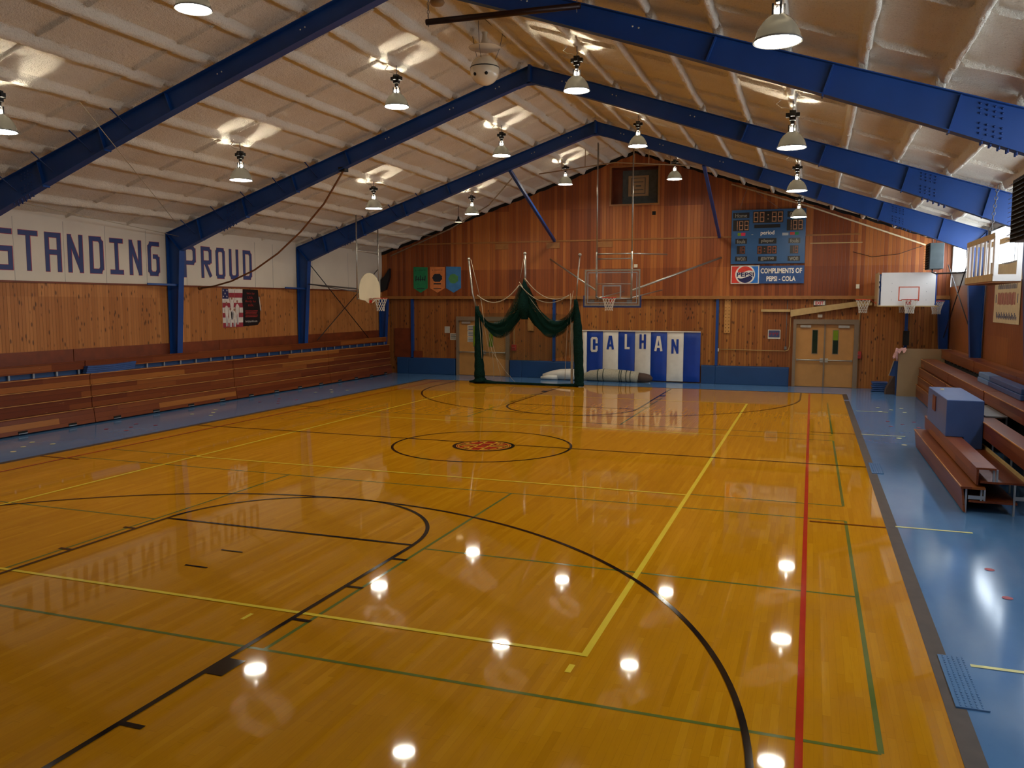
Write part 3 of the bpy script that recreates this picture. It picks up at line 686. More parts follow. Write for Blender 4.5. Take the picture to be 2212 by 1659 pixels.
for (ch, a, b), lb in zip(words, labs):
    o = letter(ch, a, b, 3.58, 4.47); o['label'] = 'navy block '+lb
# poster on the left wall
Yp0, Yp1, Zp0, Zp1 = 5.07, 6.86, 2.12, 3.28; xp = -XW+.012
t = thing('sports_poster', 'flag and team poster with black right half below the word PROUD', 'poster', (xp, 5.97, Zp0))
MB().box(-XW, xp, Yp0, 6.02, Zp0, Zp1).build('flag_half', m['pw'], t)
p = MB()
for i, z in enumerate((2.12, 2.42, 2.72, 3.02)):
    p.box(xp, xp+.001, Yp0, 6.02, z, z+.14)
p.build('red_stripes', m['inkred'], t)
MB().box(xp+.001, xp+.002, Yp0, 5.35, 2.98, Zp1).build('blue_canton', m['pepn'], t)
st = MB()
for (y, z) in ((5.12,3.05),(5.2,3.14),(5.28,3.05),(5.12,3.23),(5.29,3.23)):
    st.prism([((.035 if k % 2 == 0 else .014)*math.sin(k*PI/5), (.035 if k % 2 == 0 else .014)*math.cos(k*PI/5)) for k in range(10)], (xp+.002, y, z), Y3, Z3, (.001,0,0))
st.build('stars', m['pw'], t)
def fig(y, z, h, arms=False):
    b = MB(); x = xp+.003
    b.mat(m['pw']).prism([(-.05,0),(-.02,0),(0,.4*h),(.02,0),(.05,0),(.06,.45*h),(.085,.7*h),(.03,.8*h),(-.03,.8*h),(-.085,.7*h),(-.06,.45*h)], (x,y,z), Y3, Z3, (.0012,0,0))
    b.mat(m['skin']).prism([(.035*math.cos(k*PI/5), .9*h+.045*math.sin(k*PI/5)) for k in range(10)], (x,y,z), Y3, Z3, (.0015,0,0))
    for s in (-1, 1):
        q = [(s*.07,.72*h),(s*.09,.72*h),(s*.17,1.25*h),(s*.15,1.25*h)] if arms else [(s*.075,.72*h),(s*.095,.70*h),(s*.10,.4*h),(s*.085,.4*h)]
        b.prism(q, (x,y,z), Y3, Z3, (.001,0,0))
    b.mat(m['ink']).prism([(-.012,.02*h),(.012,.02*h),(.006,.4*h),(-.006,.4*h)], (x+.001,y,z), Y3, Z3, (.001,0,0))
    return b
for y, z, h, a in ((5.5,2.35,.72,True),(5.25,2.15,.78,False),(5.75,2.2,.78,False),(5.42,2.13,.6,False),(5.6,2.13,.58,False)): fig(y, z, h, a).build('printed_player', None, t)
MB().prism([(6.0,2.14),(6.72,2.16),(6.84,2.26),(6.87,2.62),(6.80,3.1),(6.78,3.27),(6.04,3.28),(5.99,2.95),(6.03,2.6)], (xp,0,0), Y3, Z3, (.006,0,0)).build('black_half', m['postblack'], t)
MB().prism([(6.87,2.62),(6.80,3.05),(6.83,3.05),(6.90,2.62)], (xp,0,0), Y3, Z3, (.02,0,0)).build('curled_edge', m['pw'], t)
tx = MB(); xx = xp+.007
for s_, y0, y1, z in (('Win by',6.20,6.60,3.10),('USA.',6.24,6.54,2.98),('Body by',6.14,6.66,2.86),('milk.',6.27,6.55,2.75)): text_into(tx, s_, (xx,0,0), Y3, Z3, (y0, y1, z, z+.085), .001)
for i in range(5): tx.box(xx, xx+.001, 6.12+.02*(i%2), 6.74-.03*(i%3), 2.60-i*.045, 2.62-i*.045)
tx.build('red_lettering', m['postred'], t)
tx = MB(); text_into(tx, 'bodybymilk.com', (xx,0,0), Y3, Z3, (6.12, 6.70, 2.24, 2.32), .001); tx.build('web_address', m['pw'], t)

# ================================================================= LEFT BLEACHERS
def left_section(y0, y1, lab):
    t = thing('folded_bleacher', lab, 'bleacher', (-9.9, (y0+y1)/2, 0), 'folded bleacher sections along the left wall')
    rows = [(.035,.375,-9.83,.05),(.385,.645,-9.87,0),(.655,.915,-9.885,0),(.925,1.18,-9.90,0)]
    for i, (a, b, x, lean) in enumerate(rows):
        q = MB(); q.prism([(x+lean, a), (x, b), (x-.03, b), (x+lean-.03, a)], (0, y0, 0), X3, Z3, (0, y1-y0, 0))
        rb = q.build('riser_board', m['bleach'], t)
        s_ = MB().box(x-.30 if i < 3 else x-.34, x+.012, y0, y1, b-.028, b+.004).build('seat_board', m['bleach'], t)
        MB().box(x+.008, x+.016, y0, y1, b-.008, b+.007).build('worn_edge', m['edge'], s_)
        if i == 0:
            n = 4
            for k in range(n):
                yc = y0+(y1-y0)*(k+.5)/n
                MB().box(x+lean*.7, x+lean+.006, yc-.11, yc+.11, .055, .10).build('hand_slot', m['vdark'], rb)
                MB().box(x+lean*.7, x+lean+.012, yc-.11, yc+.11, .04, .055).build('slot_plate', m['post'], rb)
    # recess with steel posts and the upper back seat
    MB().box(-10.13, -10.11, y0, y1, .0, 1.45).build('back_steel', m['matblue'], t)
    n = 9
    for k in range(n):
        yc = y0+.15+(y1-y0-.3)*k/(n-1)
        MB().box(-10.075, -10.05, yc-.02, yc+.02, 1.18, 1.31).build('post', m['post'], t)
    MB().box(-10.06, -10.03, y0, y1, 1.295, 1.47).build('upper_board', m['bleach'], t)
    MB().box(-10.105, -10.02, y0, y1, 1.462, 1.49).build('upper_seat', m['bleach'], t)
    MB().prism([(-10.395,0),(-10.395,1.76),(-10.37,1.76),(-10.365,0)], (0,y0,0), X3, Z3, (0,y1-y0,0)).build('back_panel', m['brownwood'], t)
LS = [(-5.56,-.38,'folded bleacher section at the left edge of the photo'), (-.36,4.84,'folded bleacher section with the blue mats on top'), (4.86,10.0,'folded bleacher section under the team poster'), (10.02,14.6,'folded bleacher section farthest away, against the far wall')]
for a, b, l in LS: left_section(a, b, l)
for i, (y0, y1) in enumerate(((-.47,1.03),)):
    t = thing('gym_mat_stack', 'stack of dark blue folded gym mats lying on the left bleachers', 'gym mat', (-10.0, .28, 1.19))
    for k in range(4):
        q = MB(); n = 8; pts = []
        for j in range(n+1):
            yy = y0+.02*k+(y1-y0)*j/n; sag = -.012*math.sin(j*PI/n)+.02*(j/n)**3
            pts.append((yy, 1.195+k*.045+sag))
        q.prism([(a, b) for a, b in pts]+[(a, b+.04) for a, b in pts[::-1]], (-9.89-.003*k,0,0), Y3, Z3, (-.12,0,0))
        q.build('mat_layer', m['foldblue'], t)

# ================================================================= RIGHT BLEACHERS
def right_closed(y0, y1, lab):
    t = thing('folded_bleacher', lab, 'bleacher', (9.6, (y0+y1)/2, 0), 'bleacher sections along the right wall')
    for i, (a, b, x) in enumerate(((.02,.40,9.30),(.41,.66,9.34),(.67,.92,9.36),(.93,1.18,9.41))):
        MB().box(x, x+.03, y0, y1, a, b-.02).build('riser_board', m['bleach'], t)
        s_ = MB().box(x-.012, x+.42, y0, y1, b-.028, b).build('seat_board', m['bleach'], t)
        MB().box(x-.016, x-.008, y0, y1, b-.010, b+.003).build('worn_edge', m['edge'], s_)
    back_rows(t, y0, y1)
    return t
def back_rows(t, y0, y1):
    n = 9
    for k in range(n):
        yc = y0+.15+(y1-y0-.3)*k/(n-1); MB().box(10.0, 10.035, yc-.02, yc+.02, 1.18, 1.3).build('post', m['post'], t)
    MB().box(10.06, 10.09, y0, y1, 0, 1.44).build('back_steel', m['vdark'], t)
    MB().box(9.965, 9.995, y0, y1, 1.22, 1.46).build('upper_board', m['bleach'], t)
    us_ = MB().box(9.95, 10.10, y0, y1, 1.452, 1.48); a_ = y0
    for yc in [q for q in FR if y0 < q < y1]+[None]:
        b_ = y1 if yc is None else yc-.12
        us_.box(10.10, 10.34, a_, b_, 1.452, 1.48); a_ = None if yc is None else yc+.12
    us_.build('upper_seat', m['bleach'], t)
right_closed(7.45, 12.84, 'folded right hand bleacher section farthest away, beside the tan panel')
right_closed(2.88, 7.40, 'folded right hand bleacher section behind the blue box')
y0, y1 = -2.8, 2.8
t = thing('open_bleacher', 'near right bleacher section with its lower rows pulled out', 'bleacher', (9.2, 0, 0), 'bleacher sections along the right wall')
MB().prism([(8.245,.02),(8.21,.35),(8.235,.35),(8.275,.02)], (0,y0,0), X3, Z3, (0,y1-y0,0)).build('riser_board', m['bleach'], t)
MB().box(8.196, 8.206, y0-.02, y1, .362, .379).build('worn_edge', m['edge'], MB().box(8.20, 8.50, y0-.02, y1, .345, .375).build('seat_board', m['bleach'], t))
MB().box(8.385, 8.412, y0, y1, .41, .63).build('riser_board', m['bleach'], t)
MB().box(8.375, 8.62, y0-.02, y1, .625, .652).build('seat_board', m['bleach'], t)
MB().box(8.31, 8.90, y0+.02, y1, .155, .185).build('foot_board', m['bleach'], t)
MB().box(8.44, 9.0, y0+.02, y1, .43, .458).build('foot_board', m['bleach'], t)
MB().box(8.985, 9.02, y0, y1, .455, .50).build('steel_rail', m['beige'], t)
MB().box(8.935, 8.965, y0-.3, y1, .66, .905).build('riser_board', m['bleach'], t)
MB().box(8.92, 8.93, y0-.3, y1, .915, .932).build('worn_edge', m['edge'], MB().box(8.925, 9.20, y0-.3, y1, .90, .928).build('seat_board', m['bleach'], t))
MB().box(9.42, 9.45, y0-.3, 2.85, .95, 1.165).build('riser_board', m['bleach'], t)
MB().box(9.405, 9.415, y0-.3, 2.85, 1.168, 1.184).build('worn_edge', m['edge'], MB().box(9.41, 9.86, y0-.3, 2.85, 1.152, 1.18).build('seat_board', m['bleach'], t))
back_rows(t, y0-.3, 2.86)
for yy in (y0+.03, y0+1.6, .2, 1.7):
    for x, z0_, z1_ in ((8.275,.0,.345),(8.46,.185,.345),(8.50,.185,.345),(8.60,.458,.625),(8.64,.458,.625),(8.86,.0,.43),(9.15,.5,.9),(9.19,.5,.9),(9.12,0,.66),(9.6,0,1.15)):
        MB().box(x-.012, x+.012, yy-.012, yy+.012, z0_, z1_).build('post', m['post'], t)
    for x0_, x1_, z_ in ((8.30,8.5,.20),(8.86,9.3,.22),(9.02,9.5,.60)):
        MB().box(x0_, x1_, yy-.01, yy+.01, z_, z_+.05).build('steel_arm', m['post'], t)
# blue box standing on the pulled out rows
t = thing('blue_box', 'large blue plywood box standing on the pulled out bleacher rows', 'box', (8.65,1.2,.46))
MB().prism([(8.37,.654),(8.37,1.275),(8.93,1.275),(8.93,.462),(8.66,.462),(8.64,.654)], (0,.0,0), X3, Z3, (0,2.35,0)).build('body', m['boxblue'], t, None, .012)
MB().box(8.355, 8.37, 1.25, 1.62, .93, 1.20).build('notice_plate', m['brownwood'], t)
MB().box(8.5, 8.56, 1.75, 1.82, 1.276, 1.30).build('tape_piece', m['cream'], t)
tag(MB().box(9.06, 9.40, .62, 2.4, .93, .955).build('grey_board', m['steelgrey']), 'grey board lying on the bleacher seat behind the blue box', 'board')
for k, (a, b, nm, lab, mt) in enumerate(((4.02,5.2,'light','pale blue folded mat at the far end of the right bleacher mats','foldlight'), (1.15,4.0,'dark','long dark blue folded mat on the right bleachers, behind the blue box','foldblue'))):
    t = thing('folded_gym_mat', lab, 'gym mat', (9.75,(a+b)/2,1.18))
    for j in range(2): MB().box(9.68+.02*j, 9.9+.02*j, a+.05*j, b, 1.182+j*.105, 1.282+j*.105).build('mat_layer', m[mt], t, None, .012)
# tan panel and things behind it
tag(MB().prism([(8.755,0),(8.775,1.49),(10.24,1.495),(10.24,0)], (0,12.88,0), X3, Z3, (0,.03,0)).build('folding_panel', m['tan']), 'tan board panel standing at the end of the right bleachers', 'panel')
cl = MB(); pts = []
for i in range(10):
    for j in range(9):
        u_ = i/9; v_ = j/8; x = 8.62+u_*.36+.02*math.sin(j*1.7); fall = abs(v_-.5)*2
        pts.append((x, 12.895+(v_-.5)*.16+.02*math.sin(i*1.3), 1.515-fall**1.3*(.12+.05*math.sin(i*1.9))-(.25*(1-u_)**4)+.012*math.sin(i*2.3+j*1.9)))
cl.add(pts, [(i*9+j, i*9+j+1, (i+1)*9+j+1, (i+1)*9+j) for i in range(9) for j in range(8)], True)
cl.tube([(8.72,12.86,1.5),(8.70,12.84,1.35),(8.72,12.84,1.2),(8.735,12.84,1.09)], [.035,.05,.035,.012], 8)
tag(cl.build('pink_cloth', m['pink']), 'pink cloth draped over the corner of the tan panel', 'cloth')
t = thing('gym_mat_stack', 'stack of blue mats on the floor in the far right corner', 'gym mat', (8.35,14.3,0))
for k in range(5): MB().box(8.12+.03*(k%2), 8.62, 14.05, 14.55, .01+k*.062, .062+k*.062).build('mat_layer', m['foldblue'], t, None, .015)
tag(MB().prism([(8.48,0),(8.50,.16),(8.72,.62),(8.80,.60),(8.80,0)], (0,13.35,0), X3, Z3, (0,.5,0)).build('duffel_bag', m['bundleb']), 'dark brown bag on the floor behind the tan panel', 'bag')
t = thing('leaning_board', 'dark blue board with pale edge leaning behind the tan panel', 'board', (8.65,13.2,.0))
MB().prism([(8.53,.62),(8.66,1.08),(8.85,1.08),(8.85,.0),(8.74,.0),(8.72,.6)], (0,13.1,0), X3, Z3, (0,.04,0)).build('board', m['foldblue'], t)
MB().prism([(8.52,.62),(8.65,1.09),(8.675,1.09),(8.545,.62)], (0,13.06,0), X3, Z3, (0,.04,0)).build('board_edge', m['tan'], t)

# ================================================================= FAR WALL THINGS
NX = Vector((0,-1,0))
# recess with fan board
t = thing('wall_recess', 'square recess with grey fan board high in the far gable', 'vent', (0,14.95,hz0))
b = MB(); d = .34
for p in ([(hx0,hz0),(hx0,hz1),(hx0-.02,hz1),(hx0-.02,hz0)], [(hx1,hz0),(hx1,hz1),(hx1+.02,hz1),(hx1+.02,hz0)], [(hx0,hz0),(hx1,hz0),(hx1,hz0-.02),(hx0,hz0-.02)], [(hx0,hz1),(hx1,hz1),(hx1,hz1+.02),(hx0,hz1+.02)]): b.prism(p, (0,15.07,0), X3, Z3, (0,d,0))
b.box(hx0, hx1, 15.07+d, 15.09+d, hz0, hz1)
b.build('recess_lining', m['brownwood'], t)
b = MB()
for p in ((hx0-.05,hx0+.01,hz0-.05,hz1+.05),(hx1-.01,hx1+.05,hz0-.05,hz1+.05),(hx0,hx1,hz0-.05,hz0+.01),(hx0,hx1,hz1-.01,hz1+.05)): b.box(p[0], p[1], 14.92, 14.95, p[2], p[3])
b.build('recess_trim', m['trim'], t)
MB().box(-.55, .80, 15.33, 15.36, 6.5, 7.72).build('fan_board', m['fan'], t)
b = MB().mat(m['tan']).box(-.33, .42, 15.30, 15.33, 6.78, 7.52); b.mat(m['fan'])
for p in ((-.22,.3,6.86,6.88),(-.22,.3,7.42,7.44),(-.22,-.2,6.86,7.44),(.28,.3,6.86,7.44),(-.14,.22,7.0,7.02),(-.14,.22,7.28,7.30),(-.06,.14,7.13,7.17)): b.box(p[0], p[1], 15.29, 15.30, p[2], p[3])
b.build('vent_grille', None, t)
tag(MB().box(.63,.76,14.945,14.952,6.05,6.18).build('wall_hole', m['vdark']), 'small black square hole below the gable recess', 'opening')
# scoreboard
SB = dict(home=(3.49,4.04,5.81,6.00), clock=(4.16,5.16,5.63,6.03), guest=(5.29,5.81,5.81,6.0), hs=(3.50,4.04,5.37,5.75), gs=(5.28,5.81,5.35,5.73), dots=(4.21,5.07,5.46,5.58), period=(4.43,4.88,5.19,5.37), gl=(3.66,3.92,5.21,5.32), gr=(5.39,5.67,5.20,5.30), fl=(3.59,3.98,4.93,5.11), pl=(4.37,4.96,4.92,5.11), fr=(5.35,5.73,4.92,5.10), n1=(3.65,3.93,4.58,4.86), n2=(4.33,4.98,4.57,4.85), n3=(5.41,5.68,4.57,4.85), w1=(3.60,4.00,4.33,4.50), gm=(4.37,4.98,4.32,4.49), w2=(5.34,5.74,4.32,4.49))
t = thing('scoreboard', 'blue electric scoreboard on the far wall', 'scoreboard', (4.67,14.85,4.24))
ys = 14.75; MB().box(3.45, 5.89, ys, 14.95, 4.24, 6.09).build('cabinet', m['sbblue'], t, None, .01)
O = (0, ys, 0)
def seg_digit(mb, x0, x1, z0, z1, ch):
    w = (x1-x0); dz = (z1-z0)/2; n = 4
    segs = {'8': 'abcdefg', '1': 'bc', ':': ''}[ch]
    P = {'a': ((x0,z1),(x1,z1)), 'b': ((x1,z1),(x1,z0+dz)), 'c': ((x1,z0+dz),(x1,z0)), 'd': ((x0,z0),(x1,z0)), 'e': ((x0,z0+dz),(x0,z0)), 'f': ((x0,z1),(x0,z0+dz)), 'g': ((x0,z0+dz),(x1,z0+dz))}
    s = (x1-x0)*.13
    for k in segs:
        a, b_ = P[k]
        for i in range(n+1):
            x = a[0]+(b_[0]-a[0])*i/n; z = a[1]+(b_[1]-a[1])*i/n
            mb.box(x-s*.75, x+s*.75, ys-.012, ys-.006, z-s*.75, z+s*.75)
    if ch == ':':
        for z in (z0+dz*.55, z0+dz*1.45): mb.box((x0+x1)/2-s, (x0+x1)/2+s, ys-.012, ys-.006, z-s, z+s)
for key in ('home','clock','guest','hs','gs','dots','fl','pl','fr','n1','n2','n3','w1','gm','w2'):
    a = SB[key]; MB().box(a[0], a[1], ys-.006, ys, a[2], a[3]).build('display_panel', m['sblack'], t)
d1 = m['led']; d2 = m['ledr']
def digits(mb, key, st, pads=.12):
    x0, x1, z0, z1 = SB[key]; n = len(st); w = (x1-x0)/n; h = (z1-z0)
    for i, ch in enumerate(st): q = MB(); seg_digit(q, x0+w*(i+.2), x0+w*(i+.8), z0+h*pads, z1-h*pads, ch); q.build('bulb_digit' if ch != ':' else 'bulb_colon', mb, t)
digits(d1, 'clock', '88:88'); digits(d1, 'hs', '188'); digits(d1, 'gs', '188'); digits(d2, 'n1', '18'); digits(d2, 'n2', '8:88'); digits(d2, 'n3', '18')
tx = MB(); n_ = 0
for key, s_ in (('home','Home'),('guest','Guest'),('fl','fouls'),('pl','player'),('fr','fouls'),('w1','won'),('gm','game'),('w2','won')):
    a = SB[key]; w = a[1]-a[0]; h = a[3]-a[2]; text_into(tx, s_, (0, ys-.006, 0), X3, Z3, (a[0]+w*.14, a[1]-w*.14, a[2]+h*.12, a[3]-h*.16), .002, .012)
tx.v = [(v[0], v[1]-.0, v[2]) for v in tx.v]
tx.build('dim_lettering', m['sbtext'], t)
tx = MB(); a = SB['period']; text_into(tx, 'period', (0, ys-.001, 0), X3, Z3, (a[0], a[1], a[2], a[3]), .002, .015); tx.build('white_lettering', m['sbw'], t)
MB().box(3.66,3.77,ys-.005,ys,5.21,5.31).build('green_light', m['vgreen'], t); MB().box(3.78,3.92,ys-.005,ys,5.21,5.31).build('red_light', m['exitred'], t)
MB().box(5.39,5.54,ys-.005,ys,5.20,5.30).build('red_light', m['alarm'], t); MB().box(5.55,5.67,ys-.005,ys,5.20,5.30).build('green_light', m['flagg'], t)
MB().box(5.14,5.34,ys-.005,ys,5.19,5.28).build('name_plate', m['post'], t)
MB().lathe((4.15,ys,5.23), [(.001,0),(.035,0),(.035,.01)], 10).build('bell_button', m['cream'], t)
tb = MB().tube([(3.7,14.8,6.09),(3.95,14.8,6.9)], .006, 5).tube([(5.05,14.8,6.09),(4.2,14.8,6.72)], .006, 5); tb.build('hanger_cable', m['steelgrey'], t)
# sponsor sign
t = thing('sponsor_sign', 'soft drink sponsor sign with red white and blue globe', 'sign', (4.67,14.9,3.56))
y_ = 14.86; MB().box(4.40, 5.89, y_, 14.95, 3.565, 4.17).build('text_panel', m['signb'], t); MB().box(3.46, 4.41, y_-.01, 14.95, 3.555, 4.19).build('logo_panel', m['signw'], t)
g = MB(); g.mat(m['pepr']).box(3.49, 3.93, y_-.012, y_-.01, 3.585, 4.16); g.mat(m['pepb']).box(3.93, 4.38, y_-.012, y_-.01, 3.585, 4.16)
cx_, cz_, rr_ = 3.945, 3.875, .335
g.mat(m['signw']).prism([(rr_*math.cos(2*PI*k/40), max(-.285, min(.285, rr_*math.sin(2*PI*k/40)))) for k in range(40)], (cx_, y_-.012, cz_), X3, Z3, (0,-.002,0))
r3 = .285
def wave(lo, hi, up_):
    pts = []
    for k in range(21):
        x = -r3*.88+1.76*r3*k/20; c = math.sqrt(max(0, r3*r3-x*x)); pts.append((x, c if up_ else -c))
    low_ = [(x, (.105 if up_ else -.10)+.035*math.sin((x/r3)*PI)*(1 if up_ else 1)) for x, _ in pts[::-1]]
    return pts+low_
g.mat(m['pepr']).prism(wave(0,0,True), (cx_, y_-.014, cz_), X3, Z3, (0,-.002,0)); g.mat(m['pepn']).prism(wave(0,0,False), (cx_, y_-.014, cz_), X3, Z3, (0,-.002,0))
g.build('globe_logo', None, t)
tx = MB(); text_into(tx, 'PEPSI', (0, y_-.014, 0), X3, Z3, (3.66,4.24,3.80,3.95), .003, .03); tx.build('logo_lettering', m['pepn'], t)
tx = MB(); text_into(tx, 'COMPLIMENTS OF', (0, y_, 0), X3, Z3, (4.46,5.82,3.91,4.09), .003, .03); tx.build('sign_lettering', m['sbw'], t); tx = MB(); text_into(tx, 'PEPSI - COLA', (0, y_, 0), X3, Z3, (4.66,5.62,3.64,3.81), .003, .03); tx.build('sign_lettering', m['sbw'], t)
# pennants
for (x0, x1, mt, lab, kind) in ((-8.95,-8.33,'flagg','green pointed pennant banner on the far wall',0), (-8.22,-7.58,'flago','orange pointed pennant banner between the green and the blue',1), (-7.52,-6.88,'flagb','blue pointed pennant banner with a green patch',2)):
    t = thing('pennant', lab, 'banner', ((x0+x1)/2,14.93,3.25), 'pennants on the far wall')
    MB().prism([(x0,4.30),(x1,4.28),(x1,3.45),((x0+x1)/2,3.27),(x0,3.45)], (0,14.93,0), X3, Z3, (0,.015,0)).build('cloth', m[mt], t)
    g = MB(); c = (x0+x1)/2; y_ = 14.928
    if kind == 0:
        for a in ((-.2,.0,.1),(-.1,.05,.05),(.0,.0,.12),(.1,.04,.06),(.2,.0,.1)): g.prism([(a[0]-.03,3.75+a[1]),(a[0]+.01,3.72),(a[0]+.03,3.85+a[2]),(a[0]-.01,3.84+a[2])], (c,y_,0), X3, Z3, (0,-.002,0))
        g.box(c-.2,c+.2,y_-.002,y_,3.78,3.81)
    elif kind == 1:
        g.prism([(.2*math.cos(2*PI*k/18)*(1+.15*(k%2)), 3.86+.16*math.sin(2*PI*k/18)*(1+.15*(k%3==0))) for k in range(18)], (c,y_,0), X3, Z3, (0,-.002,0)); g.box(c-.16,c+.16,y_-.002,y_,3.60,3.65)
    else:
        g.prism([(.19*math.cos(2*PI*k/14)*(1+.2*(k%2)), 3.82+.19*math.sin(2*PI*k/14)) for k in range(14)], (c,y_,0), X3, Z3, (0,-.002,0))
    g.build('emblem', m['flaggreen'] if kind == 2 else m['glyph'], t)
    if kind < 2:
        g = MB().box(c-.17,c+.17,y_-.002,y_,3.42,3.45); g.box(c-.22,c-.19,y_-.002,y_,4.15,4.18); g.box(c+.19,c+.22,y_-.002,y_,4.15,4.18); g.box(c-.13,c+.13,y_-.002,y_,4.16,4.175); g.build('small_lettering', m['glyph'], t)
# wooden plates, light boxes
for x0, x1, lab in ((-5.43,-4.9,'small pale wooden plate on the far wall, leftmost of three'), (-3.36,-2.84,'small pale wooden plate below the left blue strut'), (-1.36,-.8,'small pale wooden plate behind the glass backboard pole')):
    tag(MB().box(x0,x1,14.92,14.95,4.93,5.14).build('wooden_plate', m['trim']), lab, 'wood block', 'pale plates on the far wall')
tag(MB().box(.0,.13,14.9,14.95,4.17,4.29).build('junction_box', m['cream']), 'small white box above the glass backboard corner', 'box')
tag(MB().box(7.55,7.66,14.9,14.95,3.38,3.52).build('light_switch', m['cream']), 'small white switch plate left of the triple backboard', 'switch')
tag(MB().box(6.05,7.70,14.92,14.95,4.90,4.93).build('wooden_batten', m['beige']), 'thin pale horizontal batten right of the scoreboard', 'batten')
# doors
def double_door(x0, x1, ztop, idx, light):
    fr = struct(MB().box(x0, x0+.10, 14.95, 15.2, 0, ztop).box(x1-.14, x1, 14.95, 15.2, 0, ztop).box(x0, x1, 14.95, 15.2, ztop-.16, ztop).box(x0, x1, 15.12, 15.2, 0, ztop).build('door_%d' % idx, m['frame']))  # last box: unseen plate added behind the leaves to stop daylight leaking in
    xm = (x0+x1)/2-.02
    for s, (a, b) in ((-1, (x0+.10, xm-.012)), (1, (xm+.012, x1-.14))):
        lf = MB().box(a, b, 15.06, 15.1, .01, ztop-.16).build('door_leaf', m['oak'], fr)
        vx = (b-.38, b-.22) if s < 0 else (a+.26, a+.42)
        MB().box(vx[0]-.02, vx[1]+.02, 15.05, 15.06, 1.14, 1.98).build('glass_frame', m['frame'], lf)
        gm = m['dglass'] if (light and s < 0) else m['vgreen']
        MB().box(vx[0], vx[1], 15.045, 15.05, 1.16, 1.96).build('door_glass', gm, lf)
        if light and s > 0: MB().box(vx[0], vx[1], 15.042, 15.045, 1.16, 1.62).build('glass_notice', m['dglass'], lf)
        pb = MB().tube([(a+.04, 14.99, .93), (b-.04, 14.99, .93)], .022, 8); e = b-.07 if s < 0 else a+.07
        pb.box(e-.05, e+.05, 14.98, 15.06, .86, 1.0); e2 = a+.06 if s < 0 else b-.06; pb.box(e2-.03, e2+.03, 14.98, 15.06, .90, .96); pb.build('push_bar', m['alu'], lf)
        cc = (a+.13, a+.48) if s < 0 else (b-.5, b-.15)
        MB().box(cc[0], cc[1], 14.99, 15.06, 2.05, 2.13).build('door_closer', m['alu'], lf)
    MB().box(xm-.025, xm+.025, 15.02, 15.1, .0, ztop-.16).build('door_mullion', m['frame'], fr)
    return fr
double_door(5.60, 7.70, 2.33, 1, True)
d2_ = double_door(-7.11, -4.87, 2.33, 2, False)
t = thing('door_notices', 'column of white papers taped on the left door leaf', 'notice', (-6.5,15.05,1.3))
for z in (1.32,1.55,1.78):
    pz = MB().box(-6.66,-6.38,15.053,15.058,z,z+.21).build('notice_sheet', m['paper'], t)
    g = MB()
    for k in range(3): g.box(-6.62,-6.42,15.051,15.053,z+.03+k*.06,z+.055+k*.06)
    g.build('printing', m['ink'], pz)
# exit sign
t = thing('exit_sign', 'white exit sign with red letters above the right door', 'sign', (6.42,14.98,2.77))
MB().box(6.24,6.60,14.96,15.04,2.815,2.965).build('sign_box', m['signw'], t)
b_ = MB()
for p in ((6.225,6.615,2.81,2.825),(6.225,6.615,2.96,2.98),(6.225,6.245,2.81,2.98),(6.595,6.615,2.81,2.98)): b_.box(p[0],p[1],14.95,15.05,p[2],p[3])
b_.build('sign_frame', m['steelgrey'], t)
tx = MB(); text_into(tx, 'EXIT', (0,14.96,0), X3, Z3, (6.29,6.55,2.835,2.945), .003, .03); tx.build('exit_lettering', m['exitred'], t)
# sloping board, battens
tag(MB().prism([(5.49,2.65),(7.62,2.95),(8.07,2.90),(8.07,2.82),(7.62,2.78),(5.50,2.42)], (0,14.83,0), X3, Z3, (0,.21,0)).build('sloping_board', m['beige']), 'long beige board sloping above the right door', 'board')
tag(MB().box(4.51,5.48,14.95,15.03,2.58,2.67).build('wooden_batten', m['beige']), 'short beige batten left of the sloping board', 'batten')
tag(MB().box(6.38,6.53,14.98,15.04,2.40,2.50).build('sensor_box', m['cream']), 'small white box under the sloping board', 'box')
# peg boards
for x0,x1,z0_,z1_,lab in ((3.26,3.47,1.82,3.02,'tall narrow wooden peg board right of the slim blue post'), (-4.12,-3.89,1.80,2.5,'wooden peg board behind the green netting')):
    t = thing('peg_board', lab, 'peg board', ((x0+x1)/2,15.0,z0_)); MB().box(x0,x1,14.99,15.04,z0_,z1_).build('board', m['oak'], t)
    g = MB(); n = int((z1_-z0_)/.12)
    for k in range(n):
        for x in (x0+.05, x1-.05): g.tube([(x,14.989,z0_+.07+k*.12),(x,14.985,z0_+.07+k*.12)], .013, 8)
    g.build('peg_holes', m['vdark'], t)
